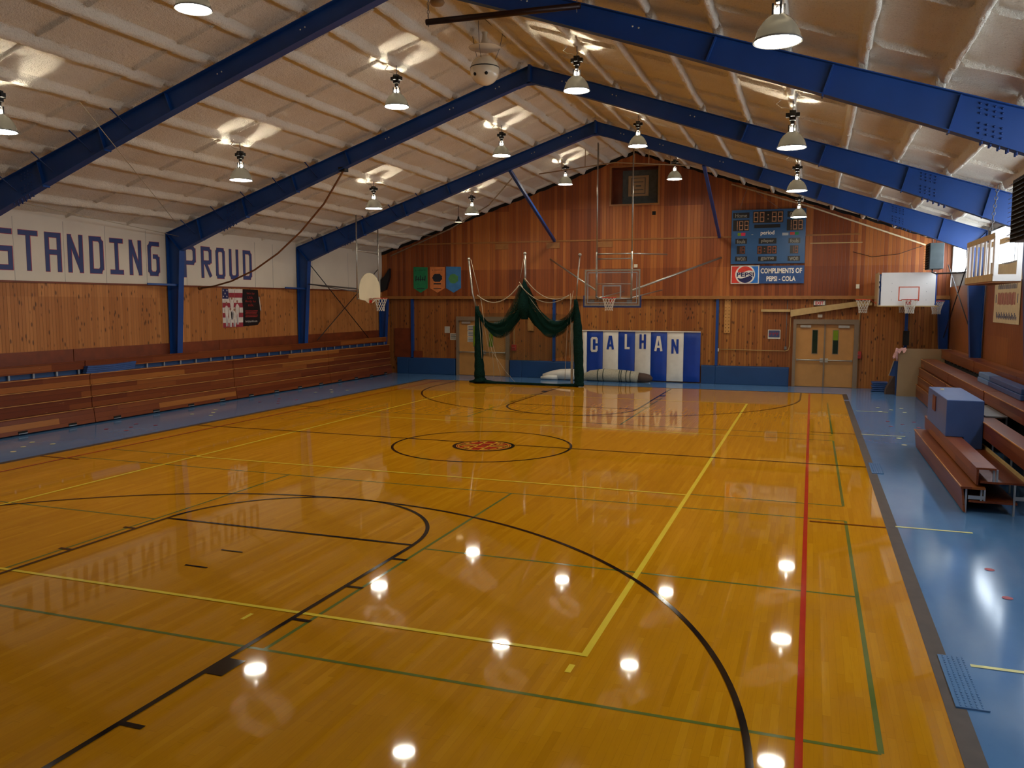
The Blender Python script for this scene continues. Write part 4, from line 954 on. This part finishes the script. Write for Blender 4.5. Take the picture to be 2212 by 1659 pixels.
# wall papers
for nm,x0,x1,z0_,z1_,lab,im in (('poster',4.76,5.18,1.64,1.96,'small blue team photo poster left of the right door','ink'), ('notice',-7.64,-7.42,1.67,1.93,'upper white notice left of the left door','post'), ('notice',-7.40,-7.12,1.39,1.66,'lower white notice with dark drawing beside the left door','glyph'), ('poster',-3.6,-2.7,1.82,2.22,'white poster half hidden by the green netting','ink')):
    t = thing(nm, lab, 'poster', ((x0+x1)/2,15.04,z0_)); MB().box(x0,x1,15.035,15.045,z0_,z1_).build('sheet', m['paper'], t)
    w = x1-x0; h = z1_-z0_
    g = MB()
    if im == 'ink':
        g.box(x0+w*.06,x1-w*.06,15.032,15.035,z0_+h*.16,z1_-h*.08)
    else:
        for k in range(5): g.box(x0+w*.12,x1-w*(.12+.1*(k%2)),15.032,15.035,z0_+h*(.14+.16*k),z0_+h*(.2+.16*k))
    g.build('printing', m[im], t)
    if im == 'ink':
        g = MB()
        for k in range(9): g.box(x0+w*(.12+.09*k),x0+w*(.17+.09*k),15.030,15.032,z0_+h*(.35+.1*(k%3)),z0_+h*(.6+.1*(k%2)))
        g.build('printed_players', m['inkred'], t)
# alarms and conduits
for x, lab, zt in ((7.72,'red alarm box right of the right door',3.0), (-4.68,'red alarm box right of the left door',3.0)):
    t = thing('alarm_box', lab, 'alarm', (x,15.0,1.02)); MB().box(x-.09,x+.09,14.95,15.045,1.02,1.26).build('box', m['alarm'], t, None, .008)
    MB().lathe((x,14.945,1.14), [(.001,0),(.05,0),(.05,.008)], 14).build('gong', m['cream'], t)
    MB().box(x-.012,x+.012,15.0,15.03,1.26,(2.72 if x > 0 else zt)).build('conduit', m['conduit'], t)
t = thing('wall_conduit', 'thin conduit running along the far wall left of the right door', 'conduit', (4.3,15.0,1.2))
MB().tube([(3.06,15.02,1.25),(3.06,15.02,3.0)], .012, 6).build('conduit', m['steelgrey'], t)
MB().tube([(3.06,15.0,1.24),(5.35,15.0,1.22),(5.46,15.0,1.26),(5.49,15.0,1.4),(5.50,15.0,2.38),(5.58,15.0,2.44)], .014, 6).build('conduit', m['conduit'], t)
MB().tube([(5.36,15.02,1.25),(5.38,15.02,2.98)], .012, 6).build('conduit', m['steelgrey'], t)
MB().box(3.01,3.10,14.97,15.04,1.16,1.27).build('socket_box', m['cream'], t); MB().box(5.32,5.40,14.98,15.04,1.28,1.38).build('switch_box', m['steelgrey'], t)
# low blue wall padding
for a, b, lab in ((-9.72,-7.15,'low blue wall pad left of the left door'), (-4.83,-1.98,'low blue wall pad between the left door and the CALHAN pads'), (2.5,5.5,'low blue wall pad between the CALHAN pads and the right door')):
    t = thing('low_wall_pad', lab, 'wall pad', ((a+b)/2,14.95,0), 'low blue pads on the far wall')
    ks = [a, a+.5, b]
    for k in range(2): MB().box(ks[k]+.002, ks[k+1]-.002, 14.9, 15.045, .0, .64).build('pad', m['matblue'], t, None, .015)
    MB().box(a, b, 14.92, 15.04, .64, .66).build('pad_cap', m['matblue'], t)
tag(MB().box(-9.86,-9.0,14.98,15.04,.66,1.84).build('plywood_sheet', m['brownwood']), 'red brown plywood sheet on the far wall at the left bleachers', 'board')
tag(MB().box(-8.97,-8.62,14.93,15.04,.64,.93).build('wooden_box', m['brownwood']), 'small red brown box on the far wall right of the corner', 'box')
# CALHAN pads
ED = [-1.92,-1.74,-1.13,-.54,.08,.67,1.26,1.86,2.46]; LT = [None,('C',-1.58,-1.31,1.05,1.61),('A',-.97,-.69,1.13,1.67),('L',-.29,-.10,1.18,1.74),('H',.26,.50,1.20,1.74),('A',.81,1.11,1.10,1.68),('N',1.43,1.69,1.05,1.58),None]
NM = ['plain white pad at the left end','blue pad with white C','white pad with the first blue A','blue pad with white L','white pad with blue H','blue pad with the white A','white pad with blue N','plain blue pad at the right end']
CS = {'C': [[(1,.68),(1,.9),(.85,1),(.15,1),(0,.9),(0,.1),(.15,0),(.85,0),(1,.1),(1,.32)]], 'A': [[(0,0),(.38,1),(.62,1),(1,0)],[(.2,.3),(.8,.3)]], 'L': [[(0,1),(0,0),(1,0)]], 'H': [[(0,0),(0,1)],[(1,0),(1,1)],[(0,.5),(1,.5)]], 'N': [[(0,0),(0,1)],[(0,1),(1,0)],[(1,0),(1,1)]]}
for i in range(8):
    white = i % 2 == 0; a, b = ED[i], ED[i+1]
    t = thing('lettered_wall_pad', 'tall '+NM[i]+' of the CALHAN row', 'wall pad', ((a+b)/2,14.9,.03), 'tall blue and white pads spelling CALHAN')
    q = MB(); nx, nz = 6, 16; pts = []
    for iz in range(nz+1):
        for ix in range(nx+1):
            u_ = ix/nx; v_ = iz/nz; e = min(u_, 1-u_, v_*2.2, (1-v_)*2.2); bulge = .05*min(1, e*5)
            wr = (.006*math.sin(v_*37+i)*math.sin(u_*5+i*2) if white else .002*math.sin(v_*20+i))
            pts.append((a+.004+(b-a-.008)*u_, 14.93-bulge-wr, .04+1.78*v_))
    q.add(pts, [(iz*(nx+1)+ix, iz*(nx+1)+ix+1, (iz+1)*(nx+1)+ix+1, (iz+1)*(nx+1)+ix) for iz in range(nz) for ix in range(nx)], True)
    q.box(a+.006, b-.006, 14.93, 14.98, .04, 1.82)
    q.build('pad', m['cwhite'] if white else m['cblue'], t)
    MB().box(a, b, 14.87, 15.0, 1.83, 1.865).build('top_rail', m['cwhite'], t)
    if LT[i]:
        ch, x0, x1, z0_, z1_ = LT[i]; g = MB(); w = .082; cnt = 0
        for path in CS[ch]:
            P = [Vector((x0+w/2+(x1-x0-w)*p[0], z0_+w/2+(z1_-z0_-w)*p[1])) for p in path]
            for p_, q_ in zip(P, P[1:]):
                d = (q_-p_).normalized()*w/2; n = Vector((-d.y, d.x)); e = .95 if abs(d.x*d.y) < 1e-7 else .3
                poly = [p_-d*e-n, q_+d*e-n, q_+d*e+n, p_-d*e+n]; poly = [(min(max(c_.x, x0), x1), min(max(c_.y, z0_), z1_)) for c_ in poly]
                cnt += 1; g.prism(poly, (0,14.873,0), X3, Z3, (0,-.003-.0012*cnt,0))
        g.build('letter', m['cblue'] if white else m['cwhite'], t)
# rolled mats on the floor
t = thing('rolled_canvas', 'pale grey rolled canvas on the floor behind the netting', 'roll', (-2.5,14.4,0))
MB().tube([(-3.3,14.42,.14),(-3.0,14.42,.17),(-2.6,14.42,.21),(-2.2,14.42,.22),(-1.8,14.42,.2)], [.07,.15,.20,.21,.19], 16).build('roll', m['cwhite'], t)
MB().tube([(-3.35,14.3,.07),(-3.05,14.3,.1),(-2.7,14.32,.12)], [.05,.09,.11], 12).build('flap', m['cwhite'], t)
t = thing('rolled_canvas', 'striped grey rolled canvas lying in front of the CALHAN pads', 'roll', (-.5,14.4,0))
MB().tube([(-1.75,14.4,.12),(-1.45,14.4,.20),(-1.0,14.4,.235),(-.4,14.4,.23),(.1,14.4,.21),(.35,14.4,.19)], [.10,.19,.23,.225,.205,.185], 18).build('roll', m['bundle'], t)
MB().tube([(.32,14.4,.185),(.55,14.4,.175),(.74,14.4,.16),(.84,14.4,.14)], [.184,.172,.14,.06], 16).build('inner_roll', m['bundleb'], t)
g = MB()
for x, r_ in ((-1.15,.236),(-.95,.238),(-.35,.229),(-.28,.228),(-.1,.222),(.05,.214)): g.tube([(x,14.4,r_-.004),(x+.03,14.4,r_-.004)], r_, 18, False)
g.build('stripe', m['stripe'], t)

# ================================================================= HOOPS
def hoop(parent, c, d, rimmat, netmat_, R_=.229, cord=.0055):
    # c: centre of the ring, d: unit vector from board to ring
    d = Vector(d); s = Vector((-d.y, d.x, 0)); c = Vector(c); n = 28
    ring = [c+(d*math.cos(2*PI*k/n)+s*math.sin(2*PI*k/n))*R_ for k in range(n+1)]
    rm = MB().tube(ring, .011, 8, False); rm.build('rim', rimmat, parent)
    b = MB(); e = c-d*(R_+.14)
    b.prism([(-.09,0),(.09,0),(.06,-.01),(-.06,-.01)], e, s, Z3, d*.15)
    for q in (-1, 1): b.bar(e+s*q*.06+Vector((0,0,-.12)), c-d*R_*.9+s*q*.05, .02, .012)
    b.bar(e+Vector((0,0,-.06)), e+Vector((0,0,-.16)), .16, .012, d); b.build('rim_bracket', rimmat, parent)
    nt = MB(); rings = [(R_*.98,0),(.19,-.09),(.155,-.18),(.135,-.27),(.12,-.35),(.125,-.42)]; k = 12
    for j in range(len(rings)-1):
        for i in range(k):
            for dirn in (-1, 1):
                a0 = 2*PI*(i+.5*(j%2))/k; a1 = a0+dirn*PI/k
                p = c+(d*math.cos(a0)+s*math.sin(a0))*rings[j][0]+Vector((0,0,rings[j][1])); q = c+(d*math.cos(a1)+s*math.sin(a1))*rings[j+1][0]+Vector((0,0,rings[j+1][1]))
                nt.tube([p, q], cord, 4, False)
    nt.build('net', netmat_, parent)
# far centre glass backboard hung from the roof
t = thing('glass_backboard', 'glass backboard hung from the roof in front of the far wall', 'basketball hoop', (0,11.37,2.75), 'basketball hoops')
bx0, bx1, bz0, bz1, yb = -.89, .91, 2.80, 3.95, 11.37
gl = MB().box(bx0,bx1,yb,yb+.012,bz0,bz1).build('glass_panel', m['glass'], t)
fr = MB()
for p in ((bx0-.02,bx0+.03,bz0-.02,bz1+.02),(bx1-.03,bx1+.02,bz0-.02,bz1+.02),(bx0,bx1,bz0-.02,bz0+.03),(bx0,bx1,bz1-.03,bz1+.02)): fr.box(p[0],p[1],yb-.012,yb+.03,p[2],p[3])
fr.build('board_frame', m['chrome'], t)
fr = MB(); q = .1
for p in ((bx0+q-.03,bx0+q,bz0+q,bz1-q),(bx1-q,bx1-q+.03,bz0+q,bz1-q),(bx0+q-.03,bx1-q+.03,bz0+q-.03,bz0+q),(bx0+q-.03,bx1-q+.03,bz1-q,bz1-q+.03),(-.31,.31,3.42,3.46),(-.31,-.27,3.02,3.46),(.27,.31,3.02,3.46),(-.31,.31,3.0,3.04)): fr.box(p[0],p[1],yb-.004,yb,p[2],p[3])
fr.build('painted_lines', m['post'], t)
fr = MB().box(bx0-.05,bx1+.05,yb-.02,yb+.05,bz0-.07,bz0-.02).box(bx0-.06,bx0-.02,yb-.02,yb+.05,bz0-.07,bz0+.32).box(bx1+.02,bx1+.06,yb-.02,yb+.05,bz0-.07,bz0+.32); fr.build('bottom_padding', m['pad'], t)
hoop(t, (0,10.99,3.05), (0,-1,0), m['rimred'], m['net'])
for x in (-.55, .62): MB().tube([(x,yb+.15,3.0),(x,yb+.15,4.55)], .032, 10).build('lower_mast', m['chrome'], t)
for x in (-.55, .62): MB().tube([(x,yb+.15,4.5),(x,yb+.15,roofz(x)+.05)], .022, 10).build('upper_mast', m['chrome'], t)
s_ = MB()
for z in (4.48, 4.32): s_.tube([(-.55,yb+.15,z),(.62,yb+.15,z)], .022, 8)
s_.tube([(-.55,yb+.15,3.03),(.62,yb+.15,3.03)], .022, 8); s_.tube([(.62,yb+.15,4.48),(1.42,yb+2.2,4.55)], .02, 8)
s_.tube([(-.55,yb+.1,3.50),(.62,yb+.1,3.50)], .012, 8); s_.tube([(.62,yb+.15,3.05),(1.05,14.9,3.35)], .022, 8)
s_.tube([(-.45,yb+.15,3.05),(-.35,14.9,3.3)], .018, 8)
s_.build('cross_rail', m['chrome'], t)
s_ = MB().tube([(.62,yb+.15,3.28),(3.10,14.94,4.48)], .035, 8).tube([(-.55,yb+.15,3.28),(-3.20,14.94,4.52)], .03, 8); s_.build('stay_tube', m['chrome'], t)
s_ = MB().tube([(-.55,yb+.1,3.1),(-.4,yb+.02,3.0)], .03, 8).box(-.75,-.6,yb+.012,yb+.1,2.86,2.98).box(.5,.66,yb+.012,yb+.1,2.86,2.98); s_.build('mount_block', m['steelgrey'], t)
# left fan backboard
t = thing('fan_backboard', 'cream fan shaped backboard hanging on two rods at the left side', 'basketball hoop', (-7.6,9.0,2.9), 'basketball hoops')
fp = [(-.68,2.98),(-.70,3.22)]
for k in range(13):
    a = PI-PI*k/12; fp.append((.70*math.cos(a), 3.25+.60*math.sin(a)))
fp += [(.70,3.22),(.68,3.0),(.32,2.93),(.16,2.86),(-.16,2.86),(-.3,2.93)]
YC = 8.98
MB().prism(fp, (-7.62,YC,0), Y3, Z3, (.03,0,0)).build('board', m['bcream'], t, None, .006)
hoop(t, (-7.62+.03+.15+.229,YC,3.02), (1,0,0), m['rimred'], m['net'])
s_ = MB()
for y in (YC-.72, YC+.70): s_.tube([(-7.66,y,2.98),(-7.66,y,roofz(7.66)+.05)], .022, 8)
s_.tube([(-7.66,YC-.72,4.55),(-7.66,YC+.70,4.5)], .018, 8); s_.tube([(-7.66,YC-.72,3.0),(-7.66,YC+.70,3.0)], .02, 8); s_.build('hanger_rod', m['chrome'], t)
s_ = MB().tube([(-9.98,9.0,3.5),(-7.66,YC-.70,3.33)], .016, 6).tube([(-9.98,9.0,3.5),(-7.66,YC-.70,3.22)], .016, 6).tube([(-10.3,9.6,3.5),(-7.66,YC+.7,3.25)], .016, 6); s_.build('stay_tube', m['steelgrey'], t)
tag(MB().prism([(-10.38,3.3),(-10.15,3.4),(-9.98,3.9),(-9.98,4.25),(-10.2,3.95),(-10.38,3.8)], (0,14.80,0), X3, Z3, (0,.15,0)).build('hanging_cloth', m['dgrey']), 'dark cloth hanging in the far left corner behind the fan backboard', 'cloth')
# triple backboard unit, right
t = thing('triple_backboard', 'triple backboard unit with white board facing the camera', 'basketball hoop', (8.9,12.9,2.8), 'basketball hoops')
MB().box(8.17,9.66,12.6,12.63,2.81,3.82).build('front_board', m['bwhite'], t)
s_ = MB()
for p in ((8.66,9.24,3.365,3.395),(8.66,8.69,2.96,3.395),(9.21,9.24,2.96,3.395),(8.66,8.78,2.96,2.99),(9.12,9.24,2.96,2.99)): s_.box(p[0],p[1],12.597,12.6,p[2],p[3])
s_.build('target_square', m['sq'], t)
s_ = MB()
for x in (8.47, 9.43):
    for z in (2.99,3.24,3.49): s_.tube([(x,12.6,z),(x,12.596,z)], .009, 8)
s_.build('board_bolt', m['steelgrey'], t)
hoop(t, (8.95,12.6-.15-.229,3.0), (0,-1,0), m['rimred'], m['net'])
MB().box(8.08,8.11,12.66,14.0,2.81,3.83).build('left_board', m['tan'], t, 'tan back side board'); hoop(t, (8.08-.15-.229,13.1,3.0), (-1,0,0), m['rim'], m['net'])
MB().box(9.65,9.68,12.66,14.5,2.81,3.83).build('right_board', m['bwhite'], t); hoop(t, (9.66+.05+.229,14.3,2.96), (1,0,0), m['rimred'], m['net'])
MB().box(8.17,9.66,14.1,14.13,2.81,3.8).build('rear_board', m['bwhite'], t)
hoop(t, (9.0,14.13+.15+.229,3.0), (0,1,0), m['rimred'], m['net'])
s_ = MB()
for a, b in (((8.12,12.66,3.75),(9.72,12.66,3.75)),((8.12,12.66,2.86),(9.72,12.66,2.86)),((8.15,12.7,2.85),(8.15,12.7,3.78)),((9.70,12.7,2.85),(9.70,12.7,3.78)),((8.12,12.7,3.55),(8.3,13.4,3.3)),((8.12,12.7,3.40),(8.3,13.4,3.15))): s_.bar(a, b, .035, .035)
s_.build('inner_frame', m['blue'], t)
s_ = MB().bar((8.08,12.6,2.80),(9.78,12.6,2.80),.05,.03).bar((8.08,14.0,2.80),(9.78,14.0,2.80),.05,.03); s_.build('bottom_rail', m['beige'], t)
for x in (8.3, 9.5): MB().bar((x,14.13,2.95),(x,14.95,2.95),.05,.05).bar((x,14.13,3.6),(x,14.95,3.6),.05,.05).build('wall_arm', m['blue'], t)
tag(MB().box(9.06,9.24,14.80,14.92,1.5,1.98).build('post_padding', m['dark']), 'black pad strapped to the slim blue post above the tan panel', 'pad')
# heaters
def heater(name, x0, x1, y0, y1, z0, z1, lab):
    t = thing(name, lab, 'heater', ((x0+x1)/2,(y0+y1)/2,z0))
    MB().box(x0+.05, x1, y0, y1, z0, z1).build('cabinet', m['greyheat'], t, None, .008)
    g = MB(); n = int((z1-z0)/.07)
    for k in range(n): z = z0+.03+k*(z1-z0-.04)/n; g.prism([(x0-.02,z),(x0+.05,z+.035),(x0+.05,z+.042),(x0-.02,z+.007)], (0,y0+.01,0), X3, Z3, (0,y1-y0-.02,0))
    g.build('louvre', m['dgrey'], t)
    MB().box(x0+.03,x0+.05,y0,y1,z0,z1).build('coil', m['vdark'], t)
    MB().tube([((x0+x1)/2,y0+.1,z1),((x0+x1)/2,y0+.1,roofz((x0+x1)/2)+.1)], .01, 6).tube([((x0+x1)/2,y1-.1,z1),((x0+x1)/2,y1-.1,roofz((x0+x1)/2)+.1)], .01, 6).build('hanger_rod', m['steelgrey'], t)
    return t
t = heater('unit_heater', 9.36, 9.78, 12.0, 12.9, 3.90, 4.66, 'grey louvred unit heater hanging above the triple backboard')
MB().tube([(9.5,12.1,3.9),(9.5,12.1,3.80),(9.6,12.1,3.76),(10.2,11.2,3.76),(10.25,11.0,3.76),(10.25,10.6,4.4)], .022, 8).tube([(10.25,10.9,3.76),(10.25,10.3,3.78),(10.25,9.9,3.2),(10.25,9.7,2.75)], .02, 8).build('heating_pipe', m['dgrey'], t)
heater('unit_heater', 8.93, 9.5, -1.9, -1.0, 3.80, 4.72, 'dark louvred unit heater at the right edge of the photo')
# slatted crate hung by chains
t = thing('slatted_crate', 'wooden slatted crate platform hanging on chains at the right', 'crate', (9.5,3.5,3.3))
cx0, cx1, cy0, cy1, cz0, cz1 = 9.30, 9.76, 2.05, 4.9, 3.30, 4.18
s_ = MB()
s_.box(cx0-.01,cx0+.03,cy0,cy1,cz1-.10,cz1).box(cx0-.02,cx0+.03,cy0,cy1,cz0,cz0+.13).box(cx1-.04,cx1,cy0,cy1,cz1-.10,cz1).box(cx1-.04,cx1,cy0,cy1,cz0,cz0+.13)
s_.build('side_rail', m['beige'], t)
s_ = MB().box(cx0,cx1,cy0-.03,cy0,cz0,cz0+.12).box(cx0,cx1,cy0-.03,cy0,cz1-.09,cz1).box(cx0,cx0+.08,cy0-.03,cy0,cz0,cz1).box(cx1-.08,cx1,cy0-.03,cy0,cz0,cz1); s_.build('end_frame', m['bwhite'], t)
s_ = MB().box(cx0,cx1,cy1,cy1+.03,cz0,cz0+.12).box(cx0,cx1,cy1,cy1+.03,cz1-.09,cz1).box(cx0,cx0+.08,cy1,cy1+.03,cz0,cz1).box(cx1-.08,cx1,cy1,cy1+.03,cz0,cz1); s_.build('end_frame', m['bwhite'], t)
MB().box(cx0,cx1,cy0,cy1,cz0-.03,cz0).build('platform', m['trim'], t)
for k in range(7):
    y = cy1-.12-k*.44; MB().box(cx0,cx0+.02,y-.16,y,cz0+.1,cz1-.06).build('slat', m['bwhite'], t)
for x, y in ((9.32,2.6),(9.70,2.2)):
    c = MB(); chain_pts(c, (x,y,cz1), (x+.05,y-.2,roofz(x)+.0), .02, .07); c.build('chain', m['steelgrey'], t)
# banners and window cloth on the right wall
t = thing('wall_banner', 'cream banner with dark red printing below the hanging crate', 'banner', (10.38,6.4,2.42))
MB().box(10.38,10.39,5.05,7.75,2.43,3.38).build('cloth', m['canvas'], t)
g = MB()
for k in range(17): y = 5.5+k*.11; h_ = .09*math.sin(k*1.7); g.prism([(y,2.86+h_*.2),(y+.06,2.86),(y+.075,3.12+h_*.3),(y+.02,3.14)], (10.38,0,0), Y3, Z3, (-.003,0,0))
g.build('red_lettering', m['inkred'], t)
g = MB()
for k in range(24): y = 5.3+k*.09; g.box(10.377,10.38,y,y+.05,2.52+.03*(k%2),2.6+.04*(k%3))
for k in range(20): y = 5.4+k*.1; g.box(10.377,10.38,y,y+.045,3.22,3.34-.03*(k%2))
for k in (0,1): g.box(10.377,10.38,5.25+k*2.25,5.3+k*2.25,2.9,3.1)
g.build('blue_lettering', m['ink'], t)
q = MB(); pts = []
for i in range(15):
    for j in range(7):
        u_ = i/14; v_ = j/6; y = 3.3+u_*5.2; top_ = 4.02-.10*u_-.18*math.sin(u_*PI)
        pts.append((10.36-.03*math.sin(u_*19+v_*2)*v_, y, top_-(top_-3.40)*v_))
q.add(pts, [(i*7+j, i*7+j+1, (i+1)*7+j+1, (i+1)*7+j) for i in range(14) for j in range(6)], True)
tag(q.build('window_cloth', m['canvas']), 'sagging beige cloth across the lower part of the right window', 'cloth')
# bracing rods
for s, segs, lab in ((-1, [((-10.15,9.2,4.3),(-10.15,13.35,1.5)),((-10.15,9.72,1.54),(-10.15,14.2,4.2))], 'crossed steel brace rods on the left wall behind the fan backboard'), (1, [((10.2,14.2,4.1),(10.2,9.3,2.0)),((10.2,10.3,4.2),(10.2,14.4,1.8))], 'crossed steel brace rods on the right wall by the window')):
    b_ = MB()
    for a, c in segs: b_.tube([a, c], .016, 6)
    tag(b_.build('brace_rods', m['dgrey']), lab, 'brace', 'crossed wall brace rods')
# thin rods and cables in the roof
for k, (a, b, lab) in enumerate((((-9.2,-3.1,4.95),(-10.0,2.9,4.65),'thin roof rod low at the left between the two nearest frames'), ((-4.4,-5.5,5.9),(-9.2,1.9,4.9),'thin diagonal roof rod at the upper left'), ((-8.3,9.1,5.2),(-7.9,14.9,5.5),'thin roof rod left of the fan backboard rods'))):
    tag(MB().tube([a, b], .007, 5).build('roof_rod', m['rope2']), lab, 'rod')
tag(MB().tube([(-9.9,14.8,4.75),(-7.0,14.2,5.7),(-4.9,12.9,6.38),(-3.2,10.6,6.92)], .022, 6).build('sprinkler_pipe', m['rope2']), 'pale pipe running down the left roof slope to the far corner', 'pipe')
tag(MB().tube([(3.4,14.84,7.0),(6.0,14.84,6.14),(9.6,14.84,4.78)], .028, 6).build('sprinkler_pipe', m['canvas']), 'pale pipe along the right edge of the far gable', 'pipe')
t = thing('roof_truss', 'light steel truss bar under the ridge near the far wall', 'truss', (0,12.6,7.5))
b_ = MB().tube([(-2.6,11.6,7.18),(0,11.6,7.42),(2.6,11.6,7.18)], .02, 6)
for x in (-1.8,-1.0,-.55,.62,1.1,1.8): b_.tube([(x,11.6,7.42-abs(x)*.092),(x,11.6,roofz(x)+.02)], .014, 6)
b_.build('truss_bars', m['tan'], t)
tag(MB().tube([(7.4,14.8,4.6),(8.0,14.8,4.42),(8.8,14.8,4.5),(9.5,14.8,4.75)], .01, 5).build('loose_cable', m['dark']), 'thin cable sagging on the far wall above the triple backboard', 'cable')
# climbing rope
RP = [(-4.91,2.95,6.14),(-5.56,3.07,5.37),(-6.36,3.22,4.71),(-7.19,3.37,4.17),(-8.06,3.53,3.75),(-8.95,3.69,3.46),(-9.69,3.83,3.32),(-10.17,3.91,3.28)]
t = thing('climbing_rope', 'brown climbing rope swung from the rafter to the left wall', 'rope', (-4.9,2.95,6.1))
MB().tube(RP, .024, 8).build('rope', m['rope'], t)
MB().box(-5.0,-4.82,2.86,3.04,6.12,6.22).build('rope_clamp', m['dark'], t)
MB().tube([(-10.17,3.91,3.28),(-10.25,3.93,3.28)], .06, 8).build('rope_knot', m['rope'], t)

# ================================================================= BATTING NET
t = thing('batting_net', 'dark green netting draped from three silver poles before the far wall', 'netting', (-3.2,12.2,0))
yN = 12.1
def lump(path, r0, seed, mt, nm, n=14):
    rr = random.Random(seed); P = [Vector(p) for p in path]; Q = []; Rr = []
    for i in range(len(P)-1):
        for k in range(6):
            q = P[i].lerp(P[i+1], k/6); Q.append(q); Rr.append((r0[i]+(r0[i+1]-r0[i])*k/6)*(1+rr.uniform(-.08,.08)))
    Q.append(P[-1]); Rr.append(r0[-1]); return MB().tube(Q, Rr, n).build(nm, mt, t)
lump([(-5.05,yN,2.75),(-5.0,yN,1.9),(-4.98,yN,1.0),(-4.95,yN,.25),(-4.93,yN,.06)], [.07,.13,.16,.19,.24], 1, m['greensolid'], 'gathered_net')
lump([(-5.35,yN,.05),(-5.1,yN,.07),(-4.8,yN,.07),(-4.3,yN,.04)], [.03,.07,.08,.04], 2, m['greensolid'], 'floor_bundle')
lump([(-1.42,yN,3.0),(-1.35,yN,2.2),(-1.30,yN,1.2),(-1.27,yN,.3),(-1.27,yN,.03)], [.06,.15,.16,.16,.17], 3, m['greensolid'], 'gathered_net')
lump([(-4.6,yN,.05),(-3.4,yN,.045),(-2.2,yN,.04),(-1.3,yN,.05)], [.045,.04,.04,.06], 4, m['greensolid'], 'floor_bundle')
# swags: layered sheets between pole heads
def swag(x0, z0_, x1, z1_, sag, wide, y, mt, nm, top_off=0, pw=1.0):
    q = MB(); n = 28; k = 8; pts = []
    for i in range(n+1):
        u_ = i/n; x = x0+(x1-x0)*u_; zc = z0_+(z1_-z0_)*u_-sag*4*u_*(1-u_)
        wd = wide[0]+(wide[1]-wide[0])*u_+wide[2]*4*u_*(1-u_)
        for j in range(k+1):
            v_ = j/k-.5; pts.append((x+.02*math.sin(j*2+i), y+.06*math.sin(j*1.9+i*.35)+.05*v_, zc+v_*wd))
    q.add(pts, [(i*(k+1)+j, i*(k+1)+j+1, (i+1)*(k+1)+j+1, (i+1)*(k+1)+j) for i in range(n) for j in range(k)], True)
    return q.build(nm, mt, t)
for dy, a in ((0,0),(.12,.04),(.24,.08)):
    swag(-5.02, 2.62-a, -3.36, 3.12-a, .90, (.15,1.0,-.05), yN-.1+dy, m['greennet'], 'net_swag')
    swag(-3.16, 3.12-a, -1.42, 2.70-a, .88, (1.0,.25,-.05), yN-.1+dy, m['greennet'], 'net_swag')
swag(-5.0, 2.45, -3.3, 2.75, .62, (.08,.5,.10), yN, m['greensolid'], 'swag_fold'); swag(-3.22, 2.75, -1.4, 2.5, .60, (.5,.15,.10), yN, m['greensolid'], 'swag_fold')
swag(-4.9, 1.75, -1.4, 1.8, .1, (1.5,1.3,.3), yN+.2, m['greenthin'], 'thin_net')
lump([(-3.27,yN,3.72),(-3.26,yN,3.3),(-3.26,yN,2.7),(-3.26,yN,2.3)], [.03,.13,.26,.12], 5, m['greensolid'], 'gathered_net')
for pts, rr in (([(-5.36,yN,4.42),(-5.22,yN,3.2),(-5.08,yN,2.7)], .035), ([(-3.25,yN,4.58),(-3.24,yN,3.9),(-3.25,yN,3.4)], .04), ([(-1.28,yN,4.5),(-1.36,yN,3.6),(-1.40,yN,2.95)], .022)):
    MB().tube(pts, rr, 10).build('pole', m['chrome'], t)
    MB().sphere(pts[0], .06, 12, -1, 1, 8).build('pulley', m['chrome'], t)
MB().box(-1.58,-1.5,yN+.02,yN+.08,.05,2.2).build('pole', m['chrome'], t)
cords = [[(-5.28,yN,4.4),(-5.05,yN-.05,3.6),(-4.9,yN,2.95)],[(-3.3,yN,4.4),(-3.42,yN,3.75)],[(-1.5,yN,3.3),(-1.7,yN,2.2),(-1.75,yN,1.0),(-1.78,yN,.2)],[(-4.85,yN-.1,3.0),(-4.7,yN-.1,1.9),(-4.5,yN-.1,.9)],[(-4.6,yN,1.9),(-4.3,yN,.9),(-4.1,yN,.1)],[(-4.5,yN,1.2),(-4.0,yN,.5),(-3.6,yN,.08)],[(-4.7,yN,2.2),(-4.45,yN,1.0),(-4.4,yN,.2)],[(-5.0,yN,2.8),(-4.85,yN-.15,1.6),(-4.8,yN-.15,.9)],[(-3.42,yN-.1,3.6),(-3.0,yN-.1,3.0),(-2.6,yN-.1,2.5),(-2.3,yN-.1,2.2)],[(-1.6,yN,3.2),(-1.55,yN-.1,2.0),(-1.6,yN-.1,1.0)]]
cm = MB()
for c in cords: cm.tube(c, .009, 5)
cm.build('cord', m['rope2'], t)
def cat(x0, z0_, x1, z1_, sag, r_, yy=None):
    return MB().tube([(x0+(x1-x0)*k/16, yy or yN-.15, z0_+(z1_-z0_)*k/16-sag*4*(k/16)*(1-k/16)) for k in range(17)], r_, 6).build('swag_rope', m['rope2'], t)
cat(-4.98, 3.15, -3.4, 3.5, .42, .018); cat(-3.38, 3.5, -1.6, 3.15, .42, .014); cat(-3.2, 3.72, -1.6, 3.15, .38, .014)
